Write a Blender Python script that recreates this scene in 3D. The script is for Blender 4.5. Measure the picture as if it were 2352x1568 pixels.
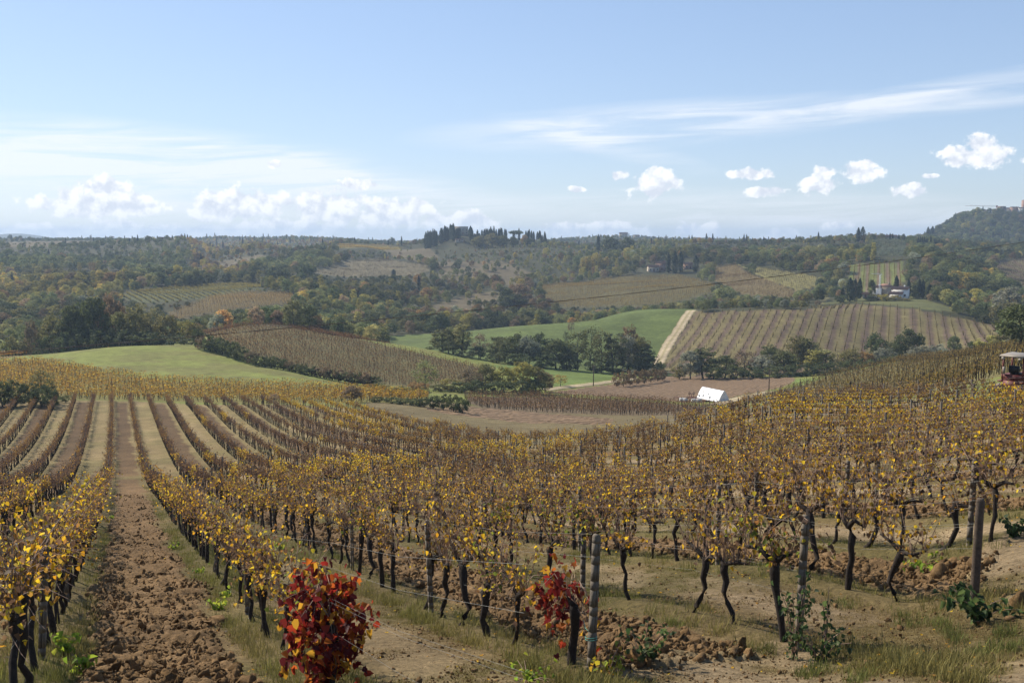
import bpy, math, random
import numpy as np
from mathutils import Vector, Matrix
R = math.radians
rng = np.random.default_rng(7)
random.seed(7)
sc = bpy.context.scene
for o in list(bpy.data.objects): bpy.data.objects.remove(o)
COL = sc.collection

# ------------------------------------------------------------------ camera
FPX, YH = 2287.0, 545.0            # focal length and horizon row in a 2352 x 1568 picture
TH = math.atan((784 - YH) / FPX); CT, ST = math.cos(TH), math.sin(TH)
CZ = 60.0                          # eye height above the datum
cd = bpy.data.cameras.new('camera'); cam = bpy.data.objects.new('camera', cd); COL.objects.link(cam)
cam.location = (0, 0, CZ); cam.rotation_euler = (R(90) - TH, 0, 0)
cd.sensor_width = 36.0; cd.lens = 36.0 * FPX / 2352.0; cd.clip_start = 0.1; cd.clip_end = 30000
sc.camera = cam

# ------------------------------------------------------------------ light
SUN_AZ, SUN_EL = -50.0, 39.0
sun = bpy.data.lights.new('sun', 'SUN'); sun.energy = 5.0; sun.angle = R(0.53); sun.color = (1.0, 0.91, 0.77)
so = bpy.data.objects.new('sun', sun); COL.objects.link(so)
sdir = Vector((math.sin(R(SUN_AZ)) * math.cos(R(SUN_EL)), math.cos(R(SUN_AZ)) * math.cos(R(SUN_EL)), math.sin(R(SUN_EL))))
so.rotation_euler = sdir.to_track_quat('Z', 'Y').to_euler(); so.location = (0, 0, CZ + 200)
sc.view_settings.view_transform = 'Standard'; sc.view_settings.look = 'None'
sc.view_settings.gamma = 1.0; sc.view_settings.exposure = 0.50
sc.view_settings.use_curve_mapping = False
sc.render.engine = 'CYCLES'
sc.cycles.use_denoising = True
sc.cycles.max_bounces = 6; sc.cycles.diffuse_bounces = 2; sc.cycles.glossy_bounces = 1
sc.cycles.transmission_bounces = 3; sc.cycles.transparent_max_bounces = 8; sc.cycles.volume_bounces = 0
sc.cycles.use_adaptive_sampling = True; sc.cycles.adaptive_threshold = 0.01
sc.cycles.caustics_reflective = False; sc.cycles.caustics_refractive = False

# ------------------------------------------------------------------ sky with clouds (function of direction only)
def build_world():
    w = bpy.data.worlds.new('World'); sc.world = w; w.use_nodes = True
    nt = w.node_tree; N = nt.nodes; L = nt.links
    bg = N['Background']
    def val(x): return x
    def inp(s, v):
        if isinstance(v, bpy.types.NodeSocket): L.new(v, s)
        else: s.default_value = v
    def M(op, a, b=0.0, c=0.0, clamp=False):
        n = N.new('ShaderNodeMath'); n.operation = op; n.use_clamp = clamp
        inp(n.inputs[0], a); inp(n.inputs[1], b); inp(n.inputs[2], c); return n.outputs[0]
    def V(op, a, b=(0, 0, 0), s=1.0):
        n = N.new('ShaderNodeVectorMath'); n.operation = op
        inp(n.inputs[0], a)
        if op == 'SCALE': inp(n.inputs['Scale'], s)
        else: inp(n.inputs[1], b)
        return n.outputs['Value'] if op == 'LENGTH' else n.outputs[0]
    def sstep(x, a, b):
        n = N.new('ShaderNodeMapRange'); n.interpolation_type = 'SMOOTHSTEP'
        inp(n.inputs[0], x); n.inputs[1].default_value = a; n.inputs[2].default_value = b
        n.inputs[3].default_value = 0; n.inputs[4].default_value = 1; return n.outputs[0]
    def noise(vec, scale, detail=5.0, rough=0.55, dist=0.0):
        n = N.new('ShaderNodeTexNoise'); L.new(vec, n.inputs['Vector'])
        n.inputs['Scale'].default_value = scale; n.inputs['Detail'].default_value = detail
        n.inputs['Roughness'].default_value = rough; n.inputs['Distortion'].default_value = dist
        return n.outputs['Fac']
    sky = N.new('ShaderNodeTexSky'); sky.sky_type = 'NISHITA'; sky.sun_disc = False
    sky.sun_elevation = R(SUN_EL); sky.sun_rotation = R(SUN_AZ)
    sky.altitude = 200; sky.air_density = 1.0; sky.dust_density = 0.25; sky.ozone_density = 2.0
    tc = N.new('ShaderNodeTexCoord'); sx = N.new('ShaderNodeSeparateXYZ'); L.new(tc.outputs['Generated'], sx.inputs[0])
    az = M('ARCTAN2', sx.outputs[0], sx.outputs[1]); el = M('ARCSINE', sx.outputs[2])
    cb = N.new('ShaderNodeCombineXYZ'); L.new(az, cb.inputs[0]); L.new(el, cb.inputs[1]); P = cb.outputs[0]
    def blob(px, py, rx, ry, tilt=0.0):
        a = math.atan((px - 1176) / FPX); e = math.atan((YH - py) / FPX * math.cos(a))
        q = V('SUBTRACT', P, (a, e, 0))
        if tilt:
            n = N.new('ShaderNodeVectorRotate'); n.rotation_type = 'Z_AXIS'; L.new(q, n.inputs[0]); n.inputs['Angle'].default_value = -R(tilt); q = n.outputs[0]
        g_ = 1.02 if px < 1200 else .96; q = V('MULTIPLY', q, (FPX / rx / g_, FPX / ry / g_, 0))
        return M('SUBTRACT', 1.0, V('LENGTH', q))
    cum = None
    for b in [(230, 470, 150, 34), (250, 440, 58, 32), (190, 462, 60, 34), (310, 475, 60, 22), (560, 470, 120, 36), (520, 490, 90, 22), (760, 478, 110, 46),
              (900, 490, 110, 40), (960, 480, 40, 30), (1050, 510, 100, 26), (830, 425, 44, 14), (637, 380, 20, 10),
              (130, 535, 190, 20), (270, 520, 60, 18), (430, 533, 190, 18), (660, 525, 170, 24), (1290, 530, 60, 22), (1400, 530, 90, 26), (1600, 533, 70, 26), (1785, 540, 50, 20),
              (1500, 428, 66, 34), (1508, 402, 30, 24), (1420, 406, 26, 14), (1322, 437, 22, 9), (1710, 403, 56, 15), (1755, 442, 52, 14),
              (1872, 425, 48, 24), (1880, 402, 28, 20), (1975, 400, 46, 26), (1985, 382, 26, 20), (2082, 440, 42, 18), (2230, 362, 86, 28), (2236, 338, 36, 28), (2128, 407, 20, 7), (2350, 368, 22, 13), (1920, 520, 40, 14)]:
        s = blob(*b); cum = s if cum is None else M('MAXIMUM', cum, s)
    # the same kind of low cumulus carries on round the rest of the sky
    side = sstep(M('ABSOLUTE', az), 0.56, 0.75)
    gen = M('SUBTRACT', M('MULTIPLY', noise(P, 5.0, 2.0), 2.2), 1.25)
    gen = M('SUBTRACT', gen, M('MULTIPLY', M('ABSOLUTE', M('SUBTRACT', el, 0.05)), 9.0))
    gen = M('ADD', gen, M('MULTIPLY', M('SUBTRACT', side, 1.0), 4.0))
    cum = M('MAXIMUM', cum, gen)
    cum = M('MAXIMUM', cum, -1.0)
    n1 = noise(P, 62.0, 8.0, 0.58)
    n2 = noise(V('ADD', P, (-0.004, 0.008, 0)), 62.0, 6.0, 0.58)
    nb = noise(P, 160.0, 5.0, 0.6)
    d0 = M('ADD', M('MULTIPLY', cum, 0.9), M('MULTIPLY', M('SUBTRACT', n1, 0.47), 2.1))
    dens = M('MULTIPLY', sstep(d0, 0.05, 0.36), 0.93)
    relief = M('ADD', M('MULTIPLY', M('SUBTRACT', n1, n2), 4.2), M('MULTIPLY', M('SUBTRACT', nb, 0.5), 0.5))
    lit = M('ADD', 0.56, relief, clamp=True)
    cc = N.new('ShaderNodeMix'); cc.data_type = 'RGBA'; L.new(lit, cc.inputs[0])
    cc.inputs[6].default_value = (0.62, 0.66, 0.74, 1); cc.inputs[7].default_value = (0.93, 0.93, 0.93, 1)
    # cirrus
    fib = V('MULTIPLY', P, (1.0, 5.0, 1.0))
    fr = N.new('ShaderNodeVectorRotate'); fr.rotation_type = 'Z_AXIS'; L.new(fib, fr.inputs[0]); fr.inputs['Angle'].default_value = R(-14)
    f1 = noise(V('MULTIPLY', fr.outputs[0], (1.0, 2.6, 1.0)), 6.0, 9.0, 0.62, 0.8)
    f2 = noise(P, 3.0, 3.0)
    ci = None
    for (b, g) in [((180, 375, 720, 100, -2), 1.0), ((720, 400, 560, 52, -9), 0.7), ((1500, 292, 620, 60, 3), .75), ((2120, 222, 470, 30, 7), 0.62), ((2200, 247, 420, 22, 4), 0.4), ((1380, 335, 300, 34, -14), 0.5),
                   ((1800, 490, 800, 60, -2), 0.6), ((500, 500, 1100, 90, 0), 0.4)]:
        s = M('MULTIPLY', M('MAXIMUM', blob(*b), 0.0), g); ci = s if ci is None else M('ADD', ci, s)
    ci = M('ADD', ci, M('MULTIPLY', side, M('MULTIPLY', sstep(f2, 0.5, 0.75), sstep(M('SUBTRACT', 0.35, el), 0.0, 0.2))))
    cdn = M('MULTIPLY', ci, M('ADD', 0.12, M('MULTIPLY', sstep(f1, 0.30, 0.70), 1.35)))
    cdn = M('MINIMUM', cdn, 0.75)
    scl = N.new('ShaderNodeMix'); scl.data_type = 'RGBA'; scl.blend_type = 'MULTIPLY'; scl.inputs[0].default_value = 1.0
    L.new(sky.outputs[0], scl.inputs[6]); scl.inputs[7].default_value = (0.060, 0.060, 0.060, 1)
    gm = N.new('ShaderNodeGamma'); L.new(scl.outputs[2], gm.inputs[0]); gm.inputs[1].default_value = 0.60      # soften the range from zenith to horizon
    sc2 = N.new('ShaderNodeMix'); sc2.data_type = 'RGBA'; sc2.blend_type = 'MULTIPLY'; sc2.inputs[0].default_value = 1.0; L.new(gm.outputs[0], sc2.inputs[6]); sc2.inputs[7].default_value = (0.93, 1.03, 1.23, 1)
    m1 = N.new('ShaderNodeMix'); m1.data_type = 'RGBA'; L.new(cdn, m1.inputs[0]); L.new(sc2.outputs[2], m1.inputs[6]); m1.inputs[7].default_value = (0.80, 0.825, 0.87, 1)
    m2 = N.new('ShaderNodeMix'); m2.data_type = 'RGBA'; L.new(dens, m2.inputs[0]); L.new(m1.outputs[2], m2.inputs[6]); L.new(cc.outputs[2], m2.inputs[7])
    L.new(m2.outputs[2], bg.inputs[0]); bg.inputs[1].default_value = 0.90
    w.cycles.sampling_method = 'MANUAL'; w.cycles.sample_map_resolution = 512
build_world()

# ------------------------------------------------------------------ helpers
def link(o, parent=None):
    COL.objects.link(o)
    if parent is not None: o.parent = parent
    return o
def tag(o, label, cat=None, group=None, kind=None):
    if label: o['label'] = label
    if cat: o['category'] = cat
    if group: o['group'] = group
    if kind: o['kind'] = kind
    return o
def empty(name, loc, rz=0.0, label=None, cat=None, group=None):
    o = bpy.data.objects.new(name, None); COL.objects.link(o); o.location = loc; o.rotation_euler = (0, 0, rz)
    o.empty_display_size = 0.2
    return tag(o, label, cat, group)
def mesh_np(name, v, faces, mat=None, smooth=False, attrs=None):
    """v (n,3); faces: list of (m,k) int arrays"""
    me = bpy.data.meshes.new(name)
    v = np.asarray(v, np.float32)
    if isinstance(faces, np.ndarray): faces = [faces]
    faces = [np.asarray(f, np.int32) for f in faces if len(f)]
    nl = sum(f.size for f in faces); nf = sum(len(f) for f in faces)
    me.vertices.add(len(v)); me.vertices.foreach_set('co', v.ravel())
    me.loops.add(nl); me.polygons.add(nf)
    me.loops.foreach_set('vertex_index', np.concatenate([f.ravel() for f in faces]))
    tot = np.concatenate([np.full(len(f), f.shape[1], np.int32) for f in faces])
    st = np.concatenate([[0], np.cumsum(tot)[:-1]]).astype(np.int32)
    me.polygons.foreach_set('loop_start', st)
    try: me.polygons.foreach_set('loop_total', tot)
    except Exception: pass
    if smooth: me.polygons.foreach_set('use_smooth', np.ones(nf, bool))
    if attrs:
        for k, a in attrs.items():
            a = np.asarray(a, np.float32)
            if a.ndim == 2:
                at = me.attributes.new(k, 'FLOAT_COLOR', 'POINT')
                if a.shape[1] == 3: a = np.hstack([a, np.ones((len(a), 1), np.float32)])
                at.data.foreach_set('color', a.ravel())
            else:
                at = me.attributes.new(k, 'FLOAT', 'POINT'); at.data.foreach_set('value', a)
    if mat: me.materials.append(mat)
    me.update(calc_edges=True); me.validate()
    return me
def obj(name, me, parent=None, loc=None):
    o = bpy.data.objects.new(name, me); link(o, parent)
    if loc is not None: o.location = loc
    return o
class MB:
    """collects boxes, tubes and polygons into one mesh"""
    def __init__(s): s.v = []; s.f = {}; s.n = 0
    def add(s, v, f):
        v = np.asarray(v, float)
        for q in f: s.f.setdefault(len(q), []).append([i + s.n for i in q])
        s.v.append(v); s.n += len(v); return s
    def box(s, x0, x1, y0, y1, z0, z1, m=None):
        v = np.array([(x, y, z) for z in (z0, z1) for y in (y0, y1) for x in (x0, x1)], float)
        if m is not None: v = np.array([m @ Vector(p) for p in v])
        return s.add(v, [(0, 2, 3, 1), (4, 5, 7, 6), (0, 1, 5, 4), (2, 6, 7, 3), (0, 4, 6, 2), (1, 3, 7, 5)])
    def bar(s, a, b, w, h=None):
        a, b = Vector(a), Vector(b); d = b - a; L = d.length; h = h or w
        q = d.to_track_quat('Z', 'Y').to_matrix().to_4x4(); m = Matrix.Translation(a) @ q
        return s.box(-w / 2, w / 2, -h / 2, h / 2, 0, L, m)
    def tube(s, pts, rad, k=6, cap=True):
        pts = np.asarray(pts, float); n = len(pts); rad = np.broadcast_to(np.asarray(rad, float), (n,))
        t = np.gradient(pts, axis=0); t /= np.linalg.norm(t, axis=1)[:, None] + 1e-9
        ref = np.where(np.abs(t[:, 2:3]) > 0.9, np.array([[1., 0, 0]]), np.array([[0, 0, 1.]]))
        a = np.cross(t, ref); a /= np.linalg.norm(a, axis=1)[:, None] + 1e-9; b = np.cross(t, a)
        th = np.arange(k) / k * 2 * math.pi
        v = (pts[:, None] + rad[:, None, None] * (np.cos(th)[None, :, None] * a[:, None] + np.sin(th)[None, :, None] * b[:, None])).reshape(-1, 3)
        f = [(i * k + j, i * k + (j + 1) % k, (i + 1) * k + (j + 1) % k, (i + 1) * k + j) for i in range(n - 1) for j in range(k)]
        if cap:
            f += [tuple(range(k - 1, -1, -1)), tuple((n - 1) * k + j for j in range(k))]
        return s.add(v, f)
    def mesh(s, name, mat, smooth=False, attrs=None):
        v = np.concatenate(s.v); return mesh_np(name, v, [np.array(f) for f in s.f.values()], mat, smooth, attrs)
    def obj(s, name, mat, parent=None, smooth=False, loc=None): return obj(name, s.mesh(name, mat, smooth), parent, loc)

def ray(px, py):
    u = (px - 1176) / FPX; v = (784 - py) / FPX; Y = CT + v * ST
    return u / Y, (-ST + v * CT) / Y
def project(x, y, z):
    """world -> 2352 picture coordinates"""
    z = z - CZ; d = y * CT - z * ST; d = np.where(d < 0.1, 0.1, d)
    return 1176 + FPX * x / d, 784 - FPX * (y * ST + z * CT) / d

# lattice noise
def _hash(i, j, s): 
    h = (i * 374761393 + j * 668265263 + s * 1442695041) & 0xffffffff
    h = ((h ^ (h >> 13)) * 1274126177) & 0xffffffff
    return ((h ^ (h >> 16)) & 0xffff) / 65535.0
def vnoise(x, y, s=0):
    xi = np.floor(x).astype(np.int64); yi = np.floor(y).astype(np.int64); fx = x - xi; fy = y - yi
    fx = fx * fx * (3 - 2 * fx); fy = fy * fy * (3 - 2 * fy)
    a = _hash(xi, yi, s); b = _hash(xi + 1, yi, s); c = _hash(xi, yi + 1, s); d = _hash(xi + 1, yi + 1, s)
    return (a * (1 - fx) + b * fx) * (1 - fy) + (c * (1 - fx) + d * fx) * fy
def fbm(x, y, o=4, s=0, g=0.5):
    r = 0; a = 1.0; t = 0
    for k in range(o):
        r = r + a * vnoise(x * 2 ** k + 17 * k, y * 2 ** k - 9 * k, s + k); t += a; a *= g
    return r / t
def worley(x, y, s=0):
    xi = np.floor(x).astype(np.int64); yi = np.floor(y).astype(np.int64); best = np.full(x.shape, 9.0)
    for di in (-1, 0, 1):
        for dj in (-1, 0, 1):
            cx = xi + di + _hash(xi + di, yi + dj, s); cy = yi + dj + _hash(xi + di, yi + dj, s + 7)
            best = np.minimum(best, (x - cx) ** 2 + (y - cy) ** 2)
    return np.sqrt(best)
def sm(x, a, b):
    t = np.clip((x - a) / (b - a), 0, 1); return t * t * (3 - 2 * t)

# ------------------------------------------------------------------ terrain
# profiles: column px -> list of (Y, value); value < 0: height below the eye in metres, value > 0: picture row of that ground
PROF = {
 -450: [(1, -1.75), (4, -3.0), (10, -4.8), (14, -5.8), (24, -8.3), (50, -14.5), (90, -22), (130, -26.5), (171, -28), (230, 850), (260, 825), (300, 850), (350, 780), (480, 725), (700, 655), (900, 592), (1100, 566), (1300, 560), (1800, 553)],
 0: [(1, -1.75), (4, -3.0), (10, -4.75), (14, -5.75), (24, -8.1), (50, -14), (90, -21.6), (130, -26), (171, -27.8), (185, -28.5), (230, 850), (262, 819), (300, 850), (350, 778), (400, 770), (480, 722), (700, 650), (900, 590), (1100, 566), (1300, 560), (1800, 553)],
 285: [(1, -1.75), (4, -3.0), (10, -4.75), (14, -5.8), (24, -8.15), (50, -13.8), (90, -21.6), (130, -25.6), (172, -28.3), (182, -29.0), (220, 850), (260, 797), (300, 815), (350, 800), (450, 745), (500, 692), (580, 660), (700, 640), (850, 602), (1050, 568), (1300, 561), (1800, 552)],
 600: [(1, -1.75), (4, -3.0), (10, -4.75), (14, -5.9), (24, -8.1), (50, -13.6), (90, -20.8), (130, -25), (165, -27.8), (172, 927), (200, 890), (225, 852), (240, 838), (280, 790), (330, 744), (370, 775), (450, 738), (485, 700), (560, 668), (640, 655), (800, 605), (950, 575), (1200, 560), (1500, 556), (1900, 550)],
 900: [(1, -1.75), (4, -3.0), (10, -4.75), (14, -5.85), (24, -8.0), (50, -13.2), (90, -19.8), (130, -24.6), (160, -27.6), (180, 918), (215, 897), (245, 880), (310, 790), (340, 802), (400, 785), (420, 780), (500, 735), (600, 690), (750, 640), (850, 612), (900, 600), (1000, 580), (1100, 569), (1150, 566), (1400, 565), (1900, 558)],
 1200: [(1, -1.75), (4, -3.0), (10, -4.75), (14, -5.8), (24, -7.9), (50, -13.3), (90, -19.6), (115, -23.4), (150, -28.2), (180, 945), (190, 938), (225, 905), (240, 895), (270, 862), (310, 840), (340, 830), (430, 748), (470, 770), (550, 725), (600, 700), (680, 660), (800, 625), (900, 590), (1000, 562), (1030, 555), (1200, 561), (1900, 558)],
 1500: [(1, -1.75), (4, -3.0), (12, -5.15), (16, -6.0), (24, -7.6), (50, -12.7), (90, -18.0), (110, -21.6), (150, -28.4), (190, 945), (225, 918), (235, 910), (300, 868), (335, 850), (350, 838), (400, 775), (450, 712), (458, 709), (490, 730), (540, 725), (600, 690), (700, 645), (760, 615), (900, 585), (1000, 569), (1150, 563), (1500, 565), (1900, 550)],
 1800: [(1, -1.75), (4, -3.0), (12, -5.15), (16, -5.7), (24, -7.2), (50, -10.6), (80, -13.9), (95, -16.2), (120, -21.5), (160, 945), (200, 920), (240, 896), (280, 870), (300, 863), (330, 835), (380, 760), (425, 705), (450, 712), (480, 702), (560, 680), (650, 640), (720, 610), (800, 595), (900, 570), (1000, 560), (1100, 558), (1500, 562), (1900, 560)],
 2100: [(1, -1.75), (4, -2.9), (12, -4.9), (14.3, -5.45), (18, -5.9), (24, -6.7), (50, -10.0), (75, -12.6), (90, -14.4), (110, -17.4), (150, 885), (200, 845), (250, 825), (290, 850), (320, 840), (340, 825), (400, 740), (427, 703), (460, 690), (490, 682), (540, 675), (560, 662), (640, 605), (700, 600), (760, 585), (880, 555), (920, 550), (1000, 556), (1400, 558), (1900, 556)],
 2352: [(1, -1.75), (4, -2.8), (12, -4.6), (16.3, -5.05), (24, -6.2), (40, -8.0), (67, -10.2), (80, -11.3), (100, -13.3), (150, 815), (190, 795), (230, 815), (300, 790), (400, 745), (450, 720), (520, 690), (600, 665), (650, 652), (760, 597), (850, 576), (950, 566), (1100, 567), (1300, 565), (1500, 562), (1900, 556)],
 2800: [(1, -1.75), (4, -2.6), (12, -4.2), (16.3, -4.6), (24, -5.5), (40, -6.8), (67, -8.4), (100, -11), (150, -15), (190, -18), (230, 800), (300, 780), (400, 740), (520, 690), (650, 650), (760, 597), (950, 566), (1300, 565), (1900, 556)],
}
def pchip(x, y, q):
    x = np.asarray(x, float); y = np.asarray(y, float); h = np.diff(x); d = np.diff(y) / h; m = np.zeros_like(y)
    for i in range(1, len(x) - 1):
        if d[i - 1] * d[i] > 0:
            w1 = 2 * h[i] + h[i - 1]; w2 = h[i] + 2 * h[i - 1]; m[i] = (w1 + w2) / (w1 / d[i - 1] + w2 / d[i])
    m[0] = d[0]; m[-1] = d[-1]
    q = np.clip(q, x[0], x[-1]); i = np.clip(np.searchsorted(x, q) - 1, 0, len(h) - 1); t = (q - x[i]) / h[i]
    return ((1 + 2 * t) * (1 - t) ** 2) * y[i] + t * (1 - t) ** 2 * h[i] * m[i] + t * t * (3 - 2 * t) * y[i + 1] + t * t * (t - 1) * h[i] * m[i + 1]
LR = np.linspace(math.log(1.0), math.log(9000.0), 760)
cols = sorted(PROF); CPHI = np.array([math.atan((c - 1176) / FPX) for c in cols]); CG = []
for c in cols:
    a = (c - 1176) / FPX; k = math.sqrt(1 + a * a); xs, zs = [], []
    for Y, vv in PROF[c]:
        z = vv if vv < 0 else ray(c, vv)[1] * Y
        xs.append(math.log(Y * k)); zs.append(z)
    for Y, z in ((2600, -14), (4000, -26), (9000, -30)): xs.append(math.log(Y * k)); zs.append(z)
    CG.append(pchip(xs, zs, LR))
CG = np.array(CG)
# extra far profiles: hills, hollows and ridges of the background
FARMOD = {430: [(640, 655), (700, 642), (850, 604), (980, 570), (1060, 560), (1150, 563), (1400, 577), (1800, 553)],
 520: [(640, 662), (700, 650), (850, 625), (1000, 598), (1150, 586), (1400, 579), (1650, 562), (1800, 547), (1950, 546)],
 640: [(640, 655), (700, 646), (820, 612), (950, 588), (1100, 582), (1400, 576), (1650, 560), (1800, 546)],
 710: [(640, 650), (700, 638), (800, 603), (880, 575), (930, 568), (1000, 576), (1200, 576), (1500, 568), (1800, 548)],
 790: [(750, 632), (860, 603), (930, 574), (980, 568), (1080, 566), (1200, 567), (1500, 562), (1850, 551)],
 1330: [(700, 652), (800, 625), (900, 592), (1000, 568), (1100, 567), (1400, 572), (1750, 556), (1900, 548)],
 1450: [(720, 640), (800, 612), (900, 588), (1000, 570), (1150, 565), (1500, 568), (1750, 552), (1850, 545), (1950, 546)],
 1650: [(720, 628), (800, 603), (900, 582), (1000, 567), (1150, 562), (1500, 567), (1900, 551)]}
_c, _p = [], []
for c, pts in FARMOD.items():
    a = (c - 1176) / FPX; k = math.sqrt(1 + a * a); ph = math.atan(a); base = np.array([pchip(CPHI, CG[:, j], np.array([ph]))[0] for j in range(len(LR))])
    xs = [math.log(Y * k) for Y, _ in pts] + [math.log(2600 * k), math.log(4000 * k), math.log(9000 * k)]; zs = [ray(c, v)[1] * Y for Y, v in pts] + [-14, -26, -30]
    w = sm(LR, xs[0], xs[1]); _c.append(base * (1 - w) + pchip(xs, zs, LR) * w); _p.append(ph)
CPHI = np.concatenate([CPHI, _p]); CG = np.concatenate([CG, _c]); _o = np.argsort(CPHI); CPHI = CPHI[_o]; CG = CG[_o]
PHI = np.linspace(CPHI[0], CPHI[-1], 260)
GZ = np.array([pchip(CPHI, CG[:, j], PHI) for j in range(len(LR))]).T
for _ in range(3):   # soften
    G = np.pad(GZ, ((2, 2), (2, 2)), 'edge'); GZ = (G[:-4, 2:-2] + 2 * G[1:-3, 2:-2] + 4 * G[2:-2, 2:-2] + 2 * G[3:-1, 2:-2] + G[4:, 2:-2]) / 10
def H(x, y):
    """ground height"""
    x = np.asarray(x, float); y = np.asarray(y, float)
    r = np.maximum(np.hypot(x, y), 1.0); ph = np.arctan2(x, y)
    fi = np.clip((np.clip(ph, PHI[0], PHI[-1]) - PHI[0]) / (PHI[1] - PHI[0]), 0, len(PHI) - 1.001); i = fi.astype(int); t = fi - i
    fj = np.clip((np.log(r) - LR[0]) / (LR[1] - LR[0]), 0, len(LR) - 1.001); j = fj.astype(int); s = fj - j
    z = (GZ[i, j] * (1 - t) + GZ[i + 1, j] * t) * (1 - s) + (GZ[i, j + 1] * (1 - t) + GZ[i + 1, j + 1] * t) * s
    back = sm(np.abs(ph), 0.9, 2.0); z = z * (1 - back) + back * (-1.75 + 0.02 * np.minimum(r, 400) * np.where(np.abs(ph) > 1.57, 1, -1))
    Y = np.maximum(y, 1.0); px = 1176 + FPX * x / Y; f = (y > 1)
    z = z + f * 47.0 * sm(px, 2085, 2245) * sm(Y, 1230, 1480) * (1 - sm(Y, 1750, 2400))        # hill of the hilltop village
    z = z + f * 7.5 * np.exp(-((px - 1058) / 46) ** 2) * sm(Y, 960, 1035) * (1 - sm(Y, 1080, 1250))   # knoll of the cypress ridge
    z = z + f * 46 * np.exp(-((px - 40) / 110) ** 2) * sm(Y, 3600, 5000) * (1 - sm(Y, 5000, 7500))    # far mountain
    z = z + f * sm(y, 450, 620) * (1 - sm(y, 1500, 1900)) * (fbm(x / 95, y / 95, 3, 121) - .5) * 16
    return z + CZ
ROWN = np.array([1, 0.4]) / math.hypot(1, 0.4); ROWU = np.array([-ROWN[1], ROWN[0]]); P0, PITCH = 1.915, 2.9
FAR_PX = [-450, 0, 285, 600, 830, 950, 1200, 1450, 1570, 1800, 2100, 2250, 2352, 2800]
FAR_Y = [166, 168, 171, 165, 156, 128, 102, 91, 91, 86, 79, 66, 52, 46]
NEAR_K = {-1: 8.6, 0: 5.0, 1: 10.75, 2: 11.9, 3: 13.0, 4: 16.0, 5: 17.6, 6: 19.0}
def near_y(k): return NEAR_K.get(k, 5.0 if k < 0 else 19.0 + (k - 6) * 1.2)
def inside(px, py, poly):
    poly = np.array(poly, float); c = np.zeros(px.shape, bool); n = len(poly)
    for i in range(n):
        x1, y1 = poly[i]; x2, y2 = poly[(i + 1) % n]
        if y1 == y2: continue
        c ^= ((y1 > py) != (y2 > py)) & (px < (x2 - x1) * (py - y1) / (y2 - y1) + x1)
    return c
F = {  # vineyards: polygon in the picture, nearest and farthest Y
 'F1': ([(-60, 827), (100, 823), (233, 847), (400, 867), (567, 873), (784, 883), (950, 897), (984, 905), (960, 920), (784, 929), (400, 925), (233, 917), (127, 906), (-60, 890)], 172, 268),
 'F14': ([(-60, 806), (175, 784), (178, 796), (-60, 823)], 235, 285),
 'F2': ([(447, 740), (633, 743), (784, 763), (884, 787), (984, 810), (1100, 837), (1140, 845), (1080, 870), (950, 882), (860, 873), (784, 851), (667, 837), (567, 803), (477, 773)], 225, 335),
 'F3': ([(1070, 902), (1284, 903), (1500, 915), (1640, 927), (1720, 930), (1700, 965), (1450, 968), (1300, 955), (1150, 937), (1075, 916)], 178, 245),
 'F4': ([(1740, 915), (1800, 888), (1900, 856), (2000, 836), (2150, 803), (2352, 768), (2480, 770), (2480, 940), (2300, 930), (2100, 935), (1900, 940)], 92, 262),
 'F5': ([(1600, 712), (1850, 705), (1960, 693), (2100, 705), (2250, 735), (2312, 747), (2300, 775), (2200, 800), (2150, 815), (1900, 860), (1560, 860), (1515, 838), (1530, 820), (1560, 765)], 305, 455),
 'F6': ([(1240, 655), (1300, 648), (1450, 632), (1560, 630), (1640, 650), (1640, 668), (1560, 690), (1480, 700), (1300, 704), (1250, 680)], 540, 745),
 'F7a': ([(1640, 612), (1690, 605), (1720, 625), (1830, 665), (1820, 682), (1700, 672), (1640, 640)], 520, 760),
 'F7b': ([(1692, 604), (1720, 608), (1870, 630), (1885, 652), (1832, 664), (1760, 638)], 520, 760),
 'F8': ([(1945, 605), (2075, 598), (2078, 640), (2064, 668), (1938, 672), (1950, 640)], 520, 720),
 'F9': ([(265, 680), (300, 668), (430, 655), (615, 645), (605, 656), (480, 680), (390, 690), (330, 692)], 470, 660),
 'F10': ([(388, 714), (500, 674), (560, 668), (670, 672), (680, 690), (600, 702), (480, 716), (400, 735)], 430, 620),
 'F11': ([(705, 625), (800, 598), (870, 592), (980, 605), (985, 620), (950, 630), (790, 635)], 730, 1080),
 'F12': ([(2270, 605), (2352, 590), (2460, 585), (2460, 665), (2352, 655)], 540, 820),
 'F15': ([(130, 628), (285, 626), (285, 640), (130, 640)], 640, 780),
 'F16': ([(775, 560), (885, 563), (930, 570), (900, 574), (780, 571)], 1000, 1240),
}
ROWAZ = {'F1': 86, 'F14': 80, 'F2': 66, 'F3': 84, 'F4': 74, 'F5': 21, 'F6': 58, 'F7a': 40, 'F7b': -34, 'F8': 20, 'F9': -30, 'F10': 72, 'F11': 66, 'F12': 70, 'F15': 60, 'F16': 75}
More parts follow.
